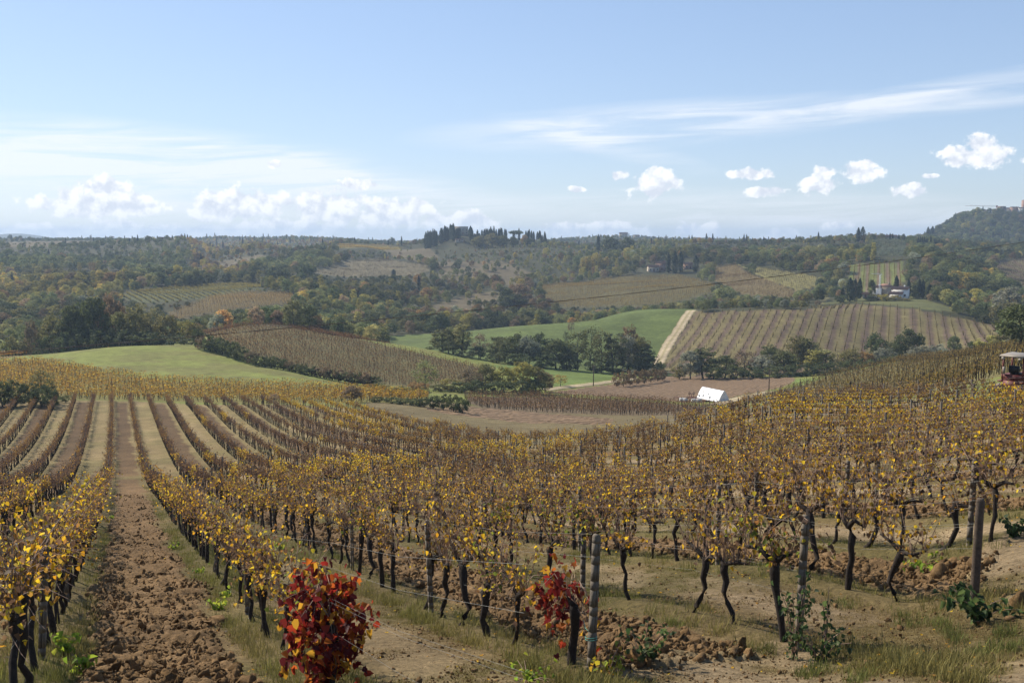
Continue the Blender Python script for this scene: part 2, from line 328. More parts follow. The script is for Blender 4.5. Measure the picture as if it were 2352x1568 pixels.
OTHER = {
 'track1': ([(1578, 712), (1602, 712), (1562, 765), (1532, 820), (1505, 845), (1512, 815), (1546, 760)], 305, 470, 'track'),
 'track2': ([(1245, 892), (1330, 884), (1420, 872), (1420, 878), (1340, 889), (1260, 898)], 225, 300, 'track'),
 'track3': ([(1666, 917), (1718, 903), (1765, 899), (1770, 906), (1730, 925), (1668, 925)], 205, 255, 'track'),
 'track4': ([(1878, 702), (1890, 682), (1905, 680), (1898, 692), (1884, 704)], 420, 520, 'track'),
 'wheat': ([(880, 772), (1000, 765), (1120, 755), (1200, 747), (1300, 722), (1400, 711), (1500, 706), (1600, 708), (1515, 820), (1490, 845), (1200, 852), (1000, 835), (985, 805), (890, 787)], 318, 475, 'wheat'),
 'wheat2': ([(1120, 838), (1250, 838), (1420, 850), (1442, 856), (1400, 872), (1290, 886), (1230, 892), (1190, 860)], 240, 335, 'wheat2'),
 'wheat3': ([(1825, 871), (1895, 866), (1860, 880), (1815, 890)], 230, 330, 'wheat2'),
 'plough': ([(1250, 902), (1420, 880), (1530, 864), (1822, 867), (1830, 876), (1800, 888), (1720, 906), (1680, 926), (1600, 926), (1400, 910)], 215, 330, 'plough'),
 'strip': ([(975, 938), (1080, 935), (1410, 962), (1400, 975), (1200, 971), (1000, 946)], 135, 200, 'plough'),
 'lawn': ([(1880, 700), (1960, 678), (2000, 672), (2100, 680), (2160, 698), (2200, 712), (2190, 722), (2100, 706), (1960, 694)], 418, 520, 'lawn'),
 'scrub1': ([(940, 720), (1060, 682), (1130, 668), (1210, 690), (1080, 728)], 520, 720, 'scrub'),
 'scrub2': ([(1000, 602), (1150, 600), (1260, 640), (1180, 656), (1010, 640)], 680, 900, 'scrub'),
 'scrub3': ([(470, 602), (600, 585), (640, 600), (520, 622)], 760, 980, 'scrub'),
 'field_l': ([(10, 556), (175, 553), (250, 556), (170, 566), (20, 568)], 1000, 1500, 'scrub'),
 'green_l': ([(-60, 755), (42, 758), (45, 792), (-60, 800)], 300, 380, 'meadow'),
 'slope_c': ([(880, 575), (985, 570), (1010, 590), (980, 604), (900, 590)], 850, 1100, 'scrub'),
 'olive': ([(2008, 553), (2078, 558), (2088, 594), (2008, 592)], 690, 930, 'lawn'),
}
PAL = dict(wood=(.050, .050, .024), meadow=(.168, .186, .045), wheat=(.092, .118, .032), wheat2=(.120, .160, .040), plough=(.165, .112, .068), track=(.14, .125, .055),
           lawn=(.105, .108, .040), scrub=(.115, .092, .05))
VGROUND = dict(F1=(.17, .15, .045), F14=(.17, .13, .05), F2=(.125, .105, .042), F3=(.13, .095, .055), F4=(.145, .125, .05), F6=(.105, .092, .038), F7a=(.15, .115, .05), F7b=(.20, .175, .065), F8=(.135, .15, .045),
               F9=(.075, .082, .032), F10=(.11, .088, .04), F11=(.15, .125, .07), F12=(.17, .14, .07), F15=(.18, .15, .06), F16=(.2, .17, .05))
def rowcoord(x, y, az):
    a = R(az); return x * math.cos(a) - y * math.sin(a)          # distance across the rows
def landuse(x, y, z):
    px, py = project(x, y, z); code = np.full(x.shape, -1); front = y > 60
    names = []
    for n, (poly, y0, y1, t) in OTHER.items():
        m = front & (code < 0) & (y > y0) & (y < y1) & inside(px, py, poly); code[m] = len(names); names.append(n)
    for n, (poly, y0, y1) in F.items():
        m = front & (code < 0) & (y > y0) & (y < y1) & inside(px, py - 0.8 * FPX / np.maximum(y, 50), poly); code[m] = len(names); names.append(n)
    return code, names, px, py
def f0_info(x, y):
    p = x * ROWN[0] + y * ROWN[1]; q = (p - P0) / PITCH; k = np.floor(q).astype(int); t = q - k
    pxh = 1176 + FPX * x / np.maximum(y, 1); far = np.interp(pxh, FAR_PX, FAR_Y)
    kr = np.clip(k, -40, 60); ny = np.vectorize(near_y)(np.arange(-40, 62)); n0 = ny[kr + 40] * (1 - t) + ny[kr + 41] * t
    return p, k, t, far, n0

def build_ground():
    fov = np.arange(-33.5, 33.6, 0.142); co = np.concatenate([np.arange(-180, -33.6, 3.0), fov, np.arange(36, 180, 3.0)])
    phi = np.radians(co); nphi = len(phi)
    r = [0.0, 1.0, 2.0, 3.0, 4, 5, 6, 7]
    while r[-1] < 60: r.append(r[-1] * (1.0047 if r[-1] > 8 else 1.03))
    while r[-1] < 8500: r.append(r[-1] * 1.0082)
    r = np.array(r[1:]); nr = len(r)
    RR, PP = np.meshgrid(r, phi, indexing='ij'); x = (RR * np.sin(PP)); y = (RR * np.cos(PP)); z = H(x, y)
    code, names, px, py = landuse(x, y, z)
    p, k, t, far, n0 = f0_info(x, y)
    nz = fbm(x * .35, y * .35, 4, 3); nz2 = fbm(x * 1.7, y * 1.7, 3, 11); big = fbm(x / 38, y / 38, 4, 21)
    c = np.zeros(x.shape + (3,)); 
    def setc(m, col): c[m] = col
    md = sm(fbm(x / 13, y / 7, 5, 61, .62), .42, .64)[..., None]; c[:] = np.array(PAL['meadow']) * (1 - md * .5) + np.array((.135, .112, .046)) * md * .5
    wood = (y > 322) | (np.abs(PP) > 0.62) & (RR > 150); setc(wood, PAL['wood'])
    for i, n in enumerate(names):
        m = code == i
        if not m.any(): continue
        if n in OTHER: setc(m, PAL[OTHER[n][3]])
        elif n == 'F5':
            q = rowcoord(x, y, ROWAZ[n]) / 5.8 + (nz - .5) * .12; fr = q - np.floor(q)
            s = (sm(fr, .08, .16) * (1 - sm(fr, .50, .58)))[..., None]
            cc = np.array((.158, .130, .056)) * (1 - s) + np.array((.115, .080, .054)) * s
            c[m] = cc[m]
        elif n in ('F8', 'F12'):
            q = rowcoord(x, y, ROWAZ[n]) / 5.8; fr = q - np.floor(q); s = (sm(fr, .08, .16) * (1 - sm(fr, .40, .48)))[..., None]
            cc = np.array(VGROUND[n]) * (1 - s) + np.array((.15, .10, .07)) * s; c[m] = cc[m]
        else: setc(m, VGROUND[n])
    mg = (code < 0) & (y > 88) & (y < 186) & (px > 840) & (px < 1790); c[mg] = np.array((.150, .118, .058))
    # foreground vineyard lanes
    inF0 = (y > n0) & (y < far) & (np.abs(PP) < 1.2)
    headland = (y <= n0 + .4) & (k >= 1) & (y > 0)
    ploughed = (k % 2 == 1)
    brk = np.exp(-((y - 90 - 0.12 * x) / 1.6) ** 2)                         # grassy terrace break
    edge = (nz - .5) * .34 + (nz2 - .5) * .16
    soil = ploughed * sm(t + edge, .16, .24) * (1 - sm(t + edge, .76, .84)) * inF0 * (1 - brk) * (y < far - 3)
    soil = soil * sm(y, 4, 5.5)
    grass = np.array((.168, .120, .056)); green = np.array((.122, .098, .038)); dirt = np.array((.30, .222, .132)); clay = np.array((.138, .083, .038)); clayp = np.array((.185, .118, .057))
    gmix = sm(fbm(x * .22 + 50, y * .22, 4, 31), .38, .62)[..., None]; g0 = grass * (1 - gmix) + green * gmix
    gs = sm(np.minimum(t, 1 - t), .0, .22)[..., None]                       # greener right under the vines
    g0 = g0 * (0.55 + .45 * gs) + green * (0.45 * (1 - gs))
    lane_dirt = (sm(nz + .25 * big, .50, .70) * (~ploughed) * sm(t, .2, .4) * (1 - sm(t, .6, .8)))[..., None]
    lane_dirt = lane_dirt * (0.35 + 0.5 * sm(p, 5, 10))[..., None] * (1 - 0.55 * sm(y, 60, 110))[..., None]
    g0 = g0 * (1 - lane_dirt) + dirt * lane_dirt
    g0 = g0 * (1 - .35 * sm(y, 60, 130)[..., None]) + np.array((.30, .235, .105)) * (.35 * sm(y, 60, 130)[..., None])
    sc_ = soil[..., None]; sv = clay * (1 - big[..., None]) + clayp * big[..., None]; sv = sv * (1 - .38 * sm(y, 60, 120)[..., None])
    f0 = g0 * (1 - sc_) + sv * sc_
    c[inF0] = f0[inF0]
    hd = sm(nz * .7 + .3 * nz2, .40, .58)[..., None]; hl = green * .5 + grass * .5; hl = hl * (1 - hd * .8) + dirt * .85 * hd * .8
    c[headland] = hl[headland]
    wh = np.isin(code, [names.index(n) for n in ('wheat', 'wheat2', 'wheat3')]); wv = (0.74 + .52 * fbm(x / 16, y / 7, 5, 67, .6))[..., None]; c[wh] = (c * wv)[wh]
    # broad natural variation of colour
    c *= (0.86 + 0.28 * fbm(x / 9, y / 9, 4, 41))[..., None]
    # relief: clods in the lanes, fine unevenness elsewhere
    nearw = 1 - sm(RR, 55, 95)
    w1 = worley(x * 4.2, y * 4.2, 5); w2 = worley(x * 9.0, y * 9.0, 9)
    cl = (fbm(x * 5.5, y * 5.5, 4, 25, .6) - .5) * .20 + np.abs(fbm(x * 3.1, y * 3.1, 3, 27) - .5) * -.22 + (0.6 - w2) * .03 + (fbm(x * 1.3, y * 1.3, 3, 15) - .5) * .14 + .03
    z = z + soil * nearw * (cl + .03) + (1 - soil) * nearw * ((nz2 - .5) * .05 + (nz - .5) * .10) * sm(RR, 3, 6)
    ridge = inF0 * np.exp(-(np.minimum(t, 1 - t) / .09) ** 2) * .07; z = z + ridge * nearw
    z = z + (1 - nearw) * soil * (w1 - .5) * -.10 * (1 - sm(RR, 100, 175))
    isp = np.isin(code, [names.index('plough'), names.index('strip')])
    fur = rowcoord(x, y, 66) / 2.6 + (nz - .5) * .8; z = z + isp * (np.sin(fur * 2 * math.pi) * .16 + (nz2 - .5) * .3)
    # faces
    idx = np.arange(nr * nphi).reshape(nr, nphi); nxt = np.roll(idx, -1, axis=1)
    q = np.stack([idx[:-1], nxt[:-1], nxt[1:], idx[1:]], -1).reshape(-1, 4)[:, ::-1]
    # partition by field
    wheat = np.isin(code, [names.index(n) for n in ('wheat', 'wheat2', 'wheat3')]); track = np.isin(code, [names.index(n) for n in OTHER if n.startswith('track')])
    part = np.zeros(nr * nphi, int); part[(soil > .5).ravel()] = 1; part[isp.ravel()] = 2; part[wheat.ravel()] = 3
    fp = part[q]; fpart = np.array([np.bincount(np.clip(fp[:, 0], 0, 4))]) if False else fp[:, 0]
    V3 = np.stack([x, y, z], -1).reshape(-1, 3); C3 = c.reshape(-1, 3); S = np.maximum(soil, isp * .8).ravel()
    for pi, (nm, mt, lb) in enumerate([('ground', MAT['ground'], None), ('ploughed_lanes', MAT['soil'], None), ('ploughed_field', MAT['plough'], None), ('wheat_field', MAT['ground'], None)]):
        fq = q[fpart == pi]
        u, inv = np.unique(fq, return_inverse=True)
        me = mesh_np(nm, V3[u], inv.reshape(fq.shape), mt, True, {'land': C3[u], 'soil': S[u]})
        o = obj(nm, me); o['kind'] = 'structure'
    # centre cap under the eye
    n = nphi; cap = mesh_np('ground_cap', np.vstack([V3[:n], [[0, 0, H(0., 1.)]]]), np.stack([np.arange(n), (np.arange(n) + 1) % n, np.full(n, n)], -1)[:, ::-1], MAT['ground'], True, {'land': np.vstack([C3[:n], C3[:1]]), 'soil': np.zeros(n + 1)})
    o = obj('path', cap); o['kind'] = 'structure'

# ------------------------------------------------------------------ materials
MAT = {}
def new_mat(name):
    m = bpy.data.materials.new(name); m.use_nodes = True; nt = m.node_tree
    b = nt.nodes['Principled BSDF']; MAT[name] = m; return m, nt, b
def N_(nt, t, **kw):
    n = nt.nodes.new(t)
    for k, v in kw.items(): setattr(n, k, v)
    return n
def noise_n(nt, scale, detail=4, rough=.55, coord='Object', vec=None):
    n = N_(nt, 'ShaderNodeTexNoise'); n.inputs['Scale'].default_value = scale; n.inputs['Detail'].default_value = detail; n.inputs['Roughness'].default_value = rough
    if vec is None:
        tc = N_(nt, 'ShaderNodeTexCoord'); vec = tc.outputs[coord]
    nt.links.new(vec, n.inputs['Vector']); return n.outputs['Fac']
def ramp_n(nt, fac, a, b, va, vb):
    n = N_(nt, 'ShaderNodeMapRange'); nt.links.new(fac, n.inputs[0]); n.inputs[1].default_value = a; n.inputs[2].default_value = b; n.inputs[3].default_value = va; n.inputs[4].default_value = vb; return n.outputs[0]
def mulcol(nt, col, fac):
    n = N_(nt, 'ShaderNodeMix', data_type='RGBA', blend_type='MULTIPLY'); n.inputs[0].default_value = 1
    if isinstance(col, tuple): n.inputs[6].default_value = col + (1,)
    else: nt.links.new(col, n.inputs[6])
    nt.links.new(fac, n.inputs[7]); return n.outputs[2]
def bump_n(nt, b, h, strength, dist):
    n = N_(nt, 'ShaderNodeBump'); n.inputs['Strength'].default_value = strength; n.inputs['Distance'].default_value = dist
    nt.links.new(h, n.inputs['Height']); nt.links.new(n.outputs[0], b.inputs['Normal'])
def plain(name, col, rough=.8, var=.25, scale=6.0, metal=0.0, bump=0.0, spec=.3):
    m, nt, b = new_mat(name)
    f = ramp_n(nt, noise_n(nt, scale, 6), .3, .7, 1 - var, 1 + var)
    nt.links.new(mulcol(nt, col, f), b.inputs['Base Color']); b.inputs['Roughness'].default_value = rough; b.inputs['Metallic'].default_value = metal; b.inputs['Specular IOR Level'].default_value = spec
    if bump: bump_n(nt, b, noise_n(nt, scale * 4, 6), bump, .02)
    return m
def ground_mat(name, soil):
    m, nt, b = new_mat(name)
    at = N_(nt, 'ShaderNodeAttribute', attribute_name='land')
    n1 = noise_n(nt, 7.0 if soil else 9.0, 8, .65); n2 = noise_n(nt, .45, 5, .6)
    n4 = noise_n(nt, 38.0, 6, .7); f4 = ramp_n(nt, n4, .3, .7, .66, 1.34); f1 = ramp_n(nt, n1, .30, .70, .55, 1.45); f2 = ramp_n(nt, n2, .3, .7, .78, 1.22); f3 = ramp_n(nt, noise_n(nt, .07, 6, .6), .3, .7, .82, 1.18)
    col = mulcol(nt, mulcol(nt, mulcol(nt, mulcol(nt, at.outputs['Color'], f1), f2), f3), f4)
    nt.links.new(col, b.inputs['Base Color']); b.inputs['Roughness'].default_value = .95; b.inputs['Specular IOR Level'].default_value = .12
    bump_n(nt, b, noise_n(nt, 16.0 if soil else 24.0, 6, .7), 1.0 if soil else .9, .06 if soil else .07)
ground_mat('ground', False); ground_mat('soil', True)
def plough_mat():
    m, nt, b = new_mat('plough'); at = N_(nt, 'ShaderNodeAttribute', attribute_name='land'); tc = N_(nt, 'ShaderNodeTexCoord'); mp = N_(nt, 'ShaderNodeMapping'); mp.inputs['Rotation'].default_value = (0, 0, R(66)); nt.links.new(tc.outputs['Object'], mp.inputs['Vector'])
    w = N_(nt, 'ShaderNodeTexWave', wave_type='BANDS', bands_direction='X'); w.inputs['Scale'].default_value = .22; w.inputs['Distortion'].default_value = 2.2; w.inputs['Detail'].default_value = 4; w.inputs['Detail Scale'].default_value = 1.2; nt.links.new(mp.outputs[0], w.inputs['Vector'])
    f1 = ramp_n(nt, w.outputs['Fac'], .1, .9, .80, 1.18); f2 = ramp_n(nt, noise_n(nt, 1.6, 7, .65), .3, .7, .72, 1.28)
    nt.links.new(mulcol(nt, mulcol(nt, at.outputs['Color'], f1), f2), b.inputs['Base Color']); b.inputs['Roughness'].default_value = .95; b.inputs['Specular IOR Level'].default_value = .1
    bump_n(nt, b, w.outputs['Fac'], .8, .22)
plough_mat()
def leaf_mat(name, attr, instancer, trans, bright=1.0, rough=.6):
    m, nt, b = new_mat(name); out = nt.nodes['Material Output']
    if instancer:
        at = N_(nt, 'ShaderNodeAttribute', attribute_name='tint', attribute_type='INSTANCER'); va = N_(nt, 'ShaderNodeAttribute', attribute_name='var')
        col = mulcol(nt, at.outputs['Color'], va.outputs['Color'])
    else:
        at = N_(nt, 'ShaderNodeAttribute', attribute_name=attr); col = at.outputs['Color']
    nt.links.new(col, b.inputs['Base Color']); b.inputs['Roughness'].default_value = rough; b.inputs['Specular IOR Level'].default_value = .25
    tr = N_(nt, 'ShaderNodeBsdfTranslucent'); nt.links.new(col, tr.inputs['Color'])
    mx = N_(nt, 'ShaderNodeMixShader'); mx.inputs[0].default_value = trans
    nt.links.new(b.outputs[0], mx.inputs[1]); nt.links.new(tr.outputs[0], mx.inputs[2]); nt.links.new(mx.outputs[0], out.inputs['Surface'])
leaf_mat('leaf', 'col', False, .6); leaf_mat('foliage', None, True, .4, rough=.8); leaf_mat('tuft', None, True, .35, rough=.9)
plain('bark', (.030, .022, .017), .95, .45, 30, bump=.8); plain('treebark', (.07, .058, .045), .95, .3, 2)
plain('cane', (.25, .165, .115), .8, .35, 20); plain('concrete', (.125, .104, .080), .9, .28, 14, bump=.4); plain('woodpost', (.085, .062, .045), .9, .4, 18, bump=.6)
plain('wire', (.26, .26, .25), .55, .1, 5, metal=.7); plain('twine', (.10, .32, .26), .7, .1)
plain('clod', (.170, .106, .050), .97, .35, 5, bump=.7, spec=.1)
_nt = MAT['clod'].node_tree; _b = _nt.nodes['Principled BSDF']; _a = N_(_nt, 'ShaderNodeAttribute', attribute_name='tint', attribute_type='INSTANCER'); _src = _b.inputs['Base Color'].links[0].from_socket; _nt.links.new(mulcol(_nt, _src, _a.outputs['Color']), _b.inputs['Base Color'])
plain('plaster', (.62, .58, .52), .9, .08, 1.5); plain('white_plaster', (.76, .74, .70), .9, .06, 1.0); plain('stone_wall', (.34, .29, .22), .92, .3, 1.6, bump=.3); plain('brick_wall', (.30, .19, .14), .92, .25, 1.5)
plain('roof_tile', (.30, .165, .11), .9, .3, 2.0); plain('dark_glass', (.02, .024, .03), .15, .1, spec=.5); plain('shutter', (.16, .075, .045), .7, .2)
plain('tarp', (.74, .75, .76), .5, .14, .9); plain('red_paint', (.12, .026, .02), .55, .3, 4); plain('cab_paint', (.11, .024, .019), .5, .3, 6); plain('dark_steel', (.05, .045, .042), .6, .4, 8, metal=.4)
plain('track_steel', (.16, .13, .12), .55, .5, 12, metal=.5); plain('cream_paint', (.25, .22, .18), .5, .12, 5); plain('black_plastic', (.02, .02, .022), .5, .2); plain('light_steel', (.55, .56, .57), .5, .1, metal=.2)
plain('crane_paint', (.45, .28, .22), .6, .2); plain('crane_white', (.72, .73, .74), .5, .08); plain('cable', (.15, .125, .10), .7, .2); plain('grey_block', (.48, .48, .47), .9, .2, 3)
def wood_brown(): pass
build_ground()

# ------------------------------------------------------------------ scatter (stuff only)
def variants(name, meshes):
    c = bpy.data.collections.new(name)
    for i, m in enumerate(meshes):
        c.objects.link(bpy.data.objects.new('%s_%02d' % (name, i), m))
    return c
def scatter(name, coll, pts, rot, scl, idx, tint, kind='stuff', label=None, cat=None):
    n = len(pts); me = bpy.data.meshes.new(name); me.vertices.add(n); me.vertices.foreach_set('co', np.asarray(pts, np.float32).ravel())
    def at(k, t, f, a): x = me.attributes.new(k, t, 'POINT'); x.data.foreach_set(f, np.ascontiguousarray(a).ravel())
    at('rot', 'FLOAT_VECTOR', 'vector', np.asarray(rot, np.float32)); at('scl', 'FLOAT_VECTOR', 'vector', np.asarray(scl, np.float32)); at('idx', 'INT', 'value', np.asarray(idx, np.int32))
    tint = np.asarray(tint, np.float32); at('tint', 'FLOAT_COLOR', 'color', np.hstack([tint, np.ones((n, 1), np.float32)]))
    me.update(); o = obj(name, me); tag(o, label, cat, None, kind)
    ng = bpy.data.node_groups.new(name + '_scatter', 'GeometryNodeTree')
    ng.interface.new_socket('Geometry', in_out='INPUT', socket_type='NodeSocketGeometry'); ng.interface.new_socket('Geometry', in_out='OUTPUT', socket_type='NodeSocketGeometry')
    gi = ng.nodes.new('NodeGroupInput'); go = ng.nodes.new('NodeGroupOutput'); ip = ng.nodes.new('GeometryNodeInstanceOnPoints'); ci = ng.nodes.new('GeometryNodeCollectionInfo')
    ci.inputs['Collection'].default_value = coll; ci.inputs['Separate Children'].default_value = True; ci.inputs['Reset Children'].default_value = True
    def na(k, t): a = ng.nodes.new('GeometryNodeInputNamedAttribute'); a.data_type = t; a.inputs['Name'].default_value = k; return a.outputs['Attribute']
    ng.links.new(gi.outputs[0], ip.inputs['Points']); ng.links.new(ci.outputs[0], ip.inputs['Instance']); ip.inputs['Pick Instance'].default_value = True
    ng.links.new(na('idx', 'INT'), ip.inputs['Instance Index']); ng.links.new(na('scl', 'FLOAT_VECTOR'), ip.inputs['Scale'])
    e2r = ng.nodes.new('FunctionNodeEulerToRotation'); ng.links.new(na('rot', 'FLOAT_VECTOR'), e2r.inputs[0]); ng.links.new(e2r.outputs[0], ip.inputs['Rotation'])
    ng.links.new(ip.outputs[0], go.inputs[0]); md = o.modifiers.new('scatter', 'NODES'); md.node_group = ng
    return o

# ------------------------------------------------------------------ plants: shapes
def quads_at(c, nrm, size, r, aspect=1.0):
    """leaf-sized quads at centres c facing nrm; irregular"""
    n = len(c); ref = r.normal(size=(n, 3)); a = np.cross(nrm, ref); a /= np.linalg.norm(a, axis=1)[:, None] + 1e-9; b = np.cross(nrm, a)
    s = (np.broadcast_to(size, (n,)) * r.uniform(.6, 1.3, n))[:, None]
    k = [r.uniform(.55, 1.1, (n, 1)) for _ in range(4)]
    v = np.stack([c - a * s * k[0], c - b * s * aspect * k[1] * .8, c + a * s * k[2], c + b * s * aspect * k[3] * .8], 1).reshape(-1, 3)
    return v, np.arange(4 * n).reshape(n, 4)
def crown(kind, seed):
    r = np.random.default_rng(seed); C, Nn, B = [], [], []
    if kind in ('oak', 'poplar', 'shrub', 'olive', 'loose', 'pine'):
        ncl, lpc, size = dict(oak=(64, 42, .030), poplar=(60, 36, .021), shrub=(44, 40, .040), olive=(40, 40, .036), loose=(46, 26, .024), pine=(46, 44, .028))[kind]
        cz, rx, rz = dict(oak=(.53, .37, .47), poplar=(.52, .17, .48), shrub=(.46, .52, .50), olive=(.55, .42, .42), loose=(.55, .31, .45), pine=(.84, .46, .13))[kind]
        lob = r.normal(size=(4, 3)); lob /= np.linalg.norm(lob, axis=1)[:, None]
        for i in range(ncl):
            d = r.normal(size=3); d /= np.linalg.norm(d)
            if kind != 'shrub' and d[2] < -.85: d[2] *= -.6
            if kind == 'shrub' and d[2] < 0: d[2] *= .75
            bul = 1 + .22 * max(0, (lob @ d).max() - .5) - .16 * r.random()
            rad = (.55 + .45 * r.random() ** .5) * bul
            c = np.array([d[0] * rx * rad, d[1] * rx * rad, cz + d[2] * rz * rad])
            cr = r.uniform(.075, .13) * (rx / .36) ** .5 * (.85 if kind == 'poplar' else 1); tone = r.uniform(.72, 1.28)
            q = r.normal(size=(lpc, 3)); q /= np.linalg.norm(q, axis=1)[:, None]; w = r.uniform(.35, 1.05, lpc) ** .6
            C.append(c + q * (cr * w)[:, None] * np.array([1, 1, .8])); Nn.append(q * .7 + r.normal(size=(lpc, 3)) * .6 + d * .4); B.append(tone * r.uniform(.75, 1.25, lpc))
        C = np.concatenate(C); Nn = np.concatenate(Nn); B = np.concatenate(B)
        if kind == 'shrub': C[:, 2] = np.abs(C[:, 2])
        v, f = quads_at(C, Nn / (np.linalg.norm(Nn, axis=1)[:, None] + 1e-9), size, r)
    else:  # cypress: column of upright sprays
        n = 1700; z = r.random(n) ** .85 * .97 + .02; wmax = {'cypress': .085, 'cypress_broad': .125, 'spire': .062}[kind]
        prof = np.where(z < .12, .45 + z / .12 * .55, np.where(z < .5, 1.0, (1 - ((z - .5) / .5) ** 1.7))) * wmax
        th = r.random(n) * 2 * math.pi; lump = 1 + .20 * np.sin(th * 3 + z * 9 + seed) + .16 * np.sin(th * 5 - z * 23)
        rr = prof * lump * r.uniform(.62, 1.12, n)
        C = np.stack([rr * np.cos(th), rr * np.sin(th), z], -1); Nn = np.stack([np.cos(th), np.sin(th), .3 + 0 * th], -1) + r.normal(size=(n, 3)) * .45
        B = r.uniform(.6, 1.35, n) * (1 + .25 * np.sin(th * 4 + z * 17)); Nn /= np.linalg.norm(Nn, axis=1)[:, None]
        v, f = quads_at(C, Nn, .018, r, 1.5)
    return mesh_np('crown', v, f, MAT['foliage'], False, {'var': np.repeat(np.stack([B] * 3, -1), 4, 0)})
def trunk_mesh(kind, seed):
    r = np.random.default_rng(seed + 99); m = MB()
    if kind == 'shrub':
        for i in range(5):
            a = r.random() * 6.28; m.tube([(0, 0, -.02), (.1 * math.cos(a), .1 * math.sin(a), .25), (.28 * math.cos(a), .28 * math.sin(a), .6)], [.02, .014, .005], 5)
    elif kind in ('cypress', 'cypress_broad', 'spire'):
        m.tube([(0, 0, -.03), (0, 0, .1), (0, 0, .9)], [.016, .013, .003], 6)
    else:
        top = dict(oak=.75, poplar=.9, olive=.6, loose=.85, pine=.80)[kind]; r0 = dict(oak=.024, poplar=.016, olive=.030, loose=.018, pine=.02)[kind]
        zz = np.linspace(-.03, top, 7); off = np.cumsum(r.normal(0, .010, (7, 2)), 0); m.tube(np.column_stack([off, zz]), np.linspace(r0, r0 * .3, 7), 7)
        for i in range(9):
            z0 = r.uniform(.22, .7) * top if kind != 'pine' else r.uniform(.72, .8); a = r.random() * 6.28; L = r.uniform(.16, .3) * (.5 if kind == 'poplar' else 1) * (1.4 if kind == 'pine' else 1)
            b = np.array([0, 0, z0]); e = b + np.array([math.cos(a) * L, math.sin(a) * L, (.06 if kind == 'pine' else r.uniform(.1, .24))]); mid = (b + e) / 2 + r.normal(0, .012, 3)
            m.tube([b, mid, e], [r0 * .45, r0 * .32, r0 * .12], 5)
    return m.mesh('trunk', MAT['treebark'], True)
KINDS = ['oak', 'poplar', 'shrub', 'olive', 'loose', 'pine', 'cypress', 'cypress_broad', 'spire']
CROWN = {k: [crown(k, 11 + 7 * i + 100 * j) for i in range(3 if k in ('oak', 'shrub') else 2)] for j, k in enumerate(KINDS)}
TRUNK = {k: [trunk_mesh(k, 5 + i) for i in range(2)] for k in KINDS}
NAME = dict(oak='oak_tree', poplar='poplar_tree', shrub='shrub', olive='olive_tree', loose='broadleaf_tree', pine='umbrella_pine', cypress='cypress_tree', cypress_broad='cypress_tree', spire='cypress_tree')
CAT = dict(shrub='shrub')
TINT = dict(dark=(.052, .062, .024), oakg=(.078, .082, .030), olive=(.108, .100, .036), ygreen=(.180, .158, .042), yellow=(.25, .195, .052), orange=(.19, .120, .044), rust=(.125, .085, .042), brown=(.130, .095, .055),
            grey=(.125, .130, .090), cyp=(.024, .034, .019), olv=(.125, .135, .085), pale=(.16, .155, .06))
tree_count = [0]
def tree(kind, x, y, h, w=None, tint='oakg', label=None, cat='tree', group=None, parts=True, sink=.0):
    """h height in metres, w crown width in metres"""
    z = float(H(x, y)) - sink; rz = random.random() * 6.28; i = tree_count[0]; tree_count[0] += 1
    base = dict(oak=.74, poplar=.34, shrub=1.1, olive=.86, loose=.62, pine=.95, cypress=.17, cypress_broad=.25, spire=.125)[kind]
    sx = (w / base) if w else h; e = empty(NAME[kind], (x, y, z), rz, label, cat, group); e.scale = (sx, sx * random.uniform(.9, 1.1), h)
    c = obj('crown', CROWN[kind][i % len(CROWN[kind])], e); t = TINT[tint] if isinstance(tint, str) else tint; j = random.uniform(.85, 1.15) * 1.85
    c['tint'] = [t[0] * j * random.uniform(.93, 1.07), t[1] * j, t[2] * j]
    if parts: obj('trunk', TRUNK[kind][i % 2], e)
    return e
def at_px(px, Y):
    """ground point under picture column px at forward distance Y"""
    x = (px - 1176) / FPX * Y
    for _ in range(3):
        z = float(H(x, Y)) - CZ; d = Y * CT - z * ST; x = (px - 1176) / FPX * d
    return x, Y
def tree_px(kind, px, Y, top, wpx=None, tint='oakg', label=None, cat='tree', group=None, **k):
    x, y = at_px(px, Y); z = float(H(x, y)) - CZ; zt = ray(px, top)[1] * y; h = max(1.2, zt - z)
    return tree(kind, x, y, h, (wpx / FPX * Y) if wpx else None, tint, label, cat, group, **k)
ORD = ['first', 'second', 'third', 'fourth', 'fifth', 'sixth', 'seventh', 'eighth', 'ninth', 'tenth', 'eleventh', 'twelfth', 'thirteenth', 'fourteenth', 'fifteenth', 'sixteenth', 'seventeenth', 'eighteenth', 'nineteenth', 'twentieth']
TENS = {2: 'twenty', 3: 'thirty', 4: 'forty', 5: 'fifty', 6: 'sixty', 7: 'seventy', 8: 'eighty', 9: 'ninety'}
def ordn(i):      # 1-based
    if i <= 20: return ORD[i - 1]
    t, u = divmod(i, 10)
    if u == 0: return {3: 'thirtieth', 4: 'fortieth', 5: 'fiftieth', 6: 'sixtieth', 7: 'seventieth', 8: 'eightieth', 9: 'ninetieth'}[t]
    return TENS[t] + '-' + ORD[u - 1]
LOOK = dict(oak='round', poplar='slender', shrub='low bushy', olive='grey-green', loose='loose-crowned', pine='flat-topped', cypress='dark narrow', cypress_broad='broad dark', spire='thin dark')
HUE = dict(dark='dark green', oakg='green', olive='olive green', ygreen='yellow-green', yellow='yellow', orange='orange', rust='rust-brown', brown='brown', grey='grey-green', cyp='', olv='silvery', pale='pale green')
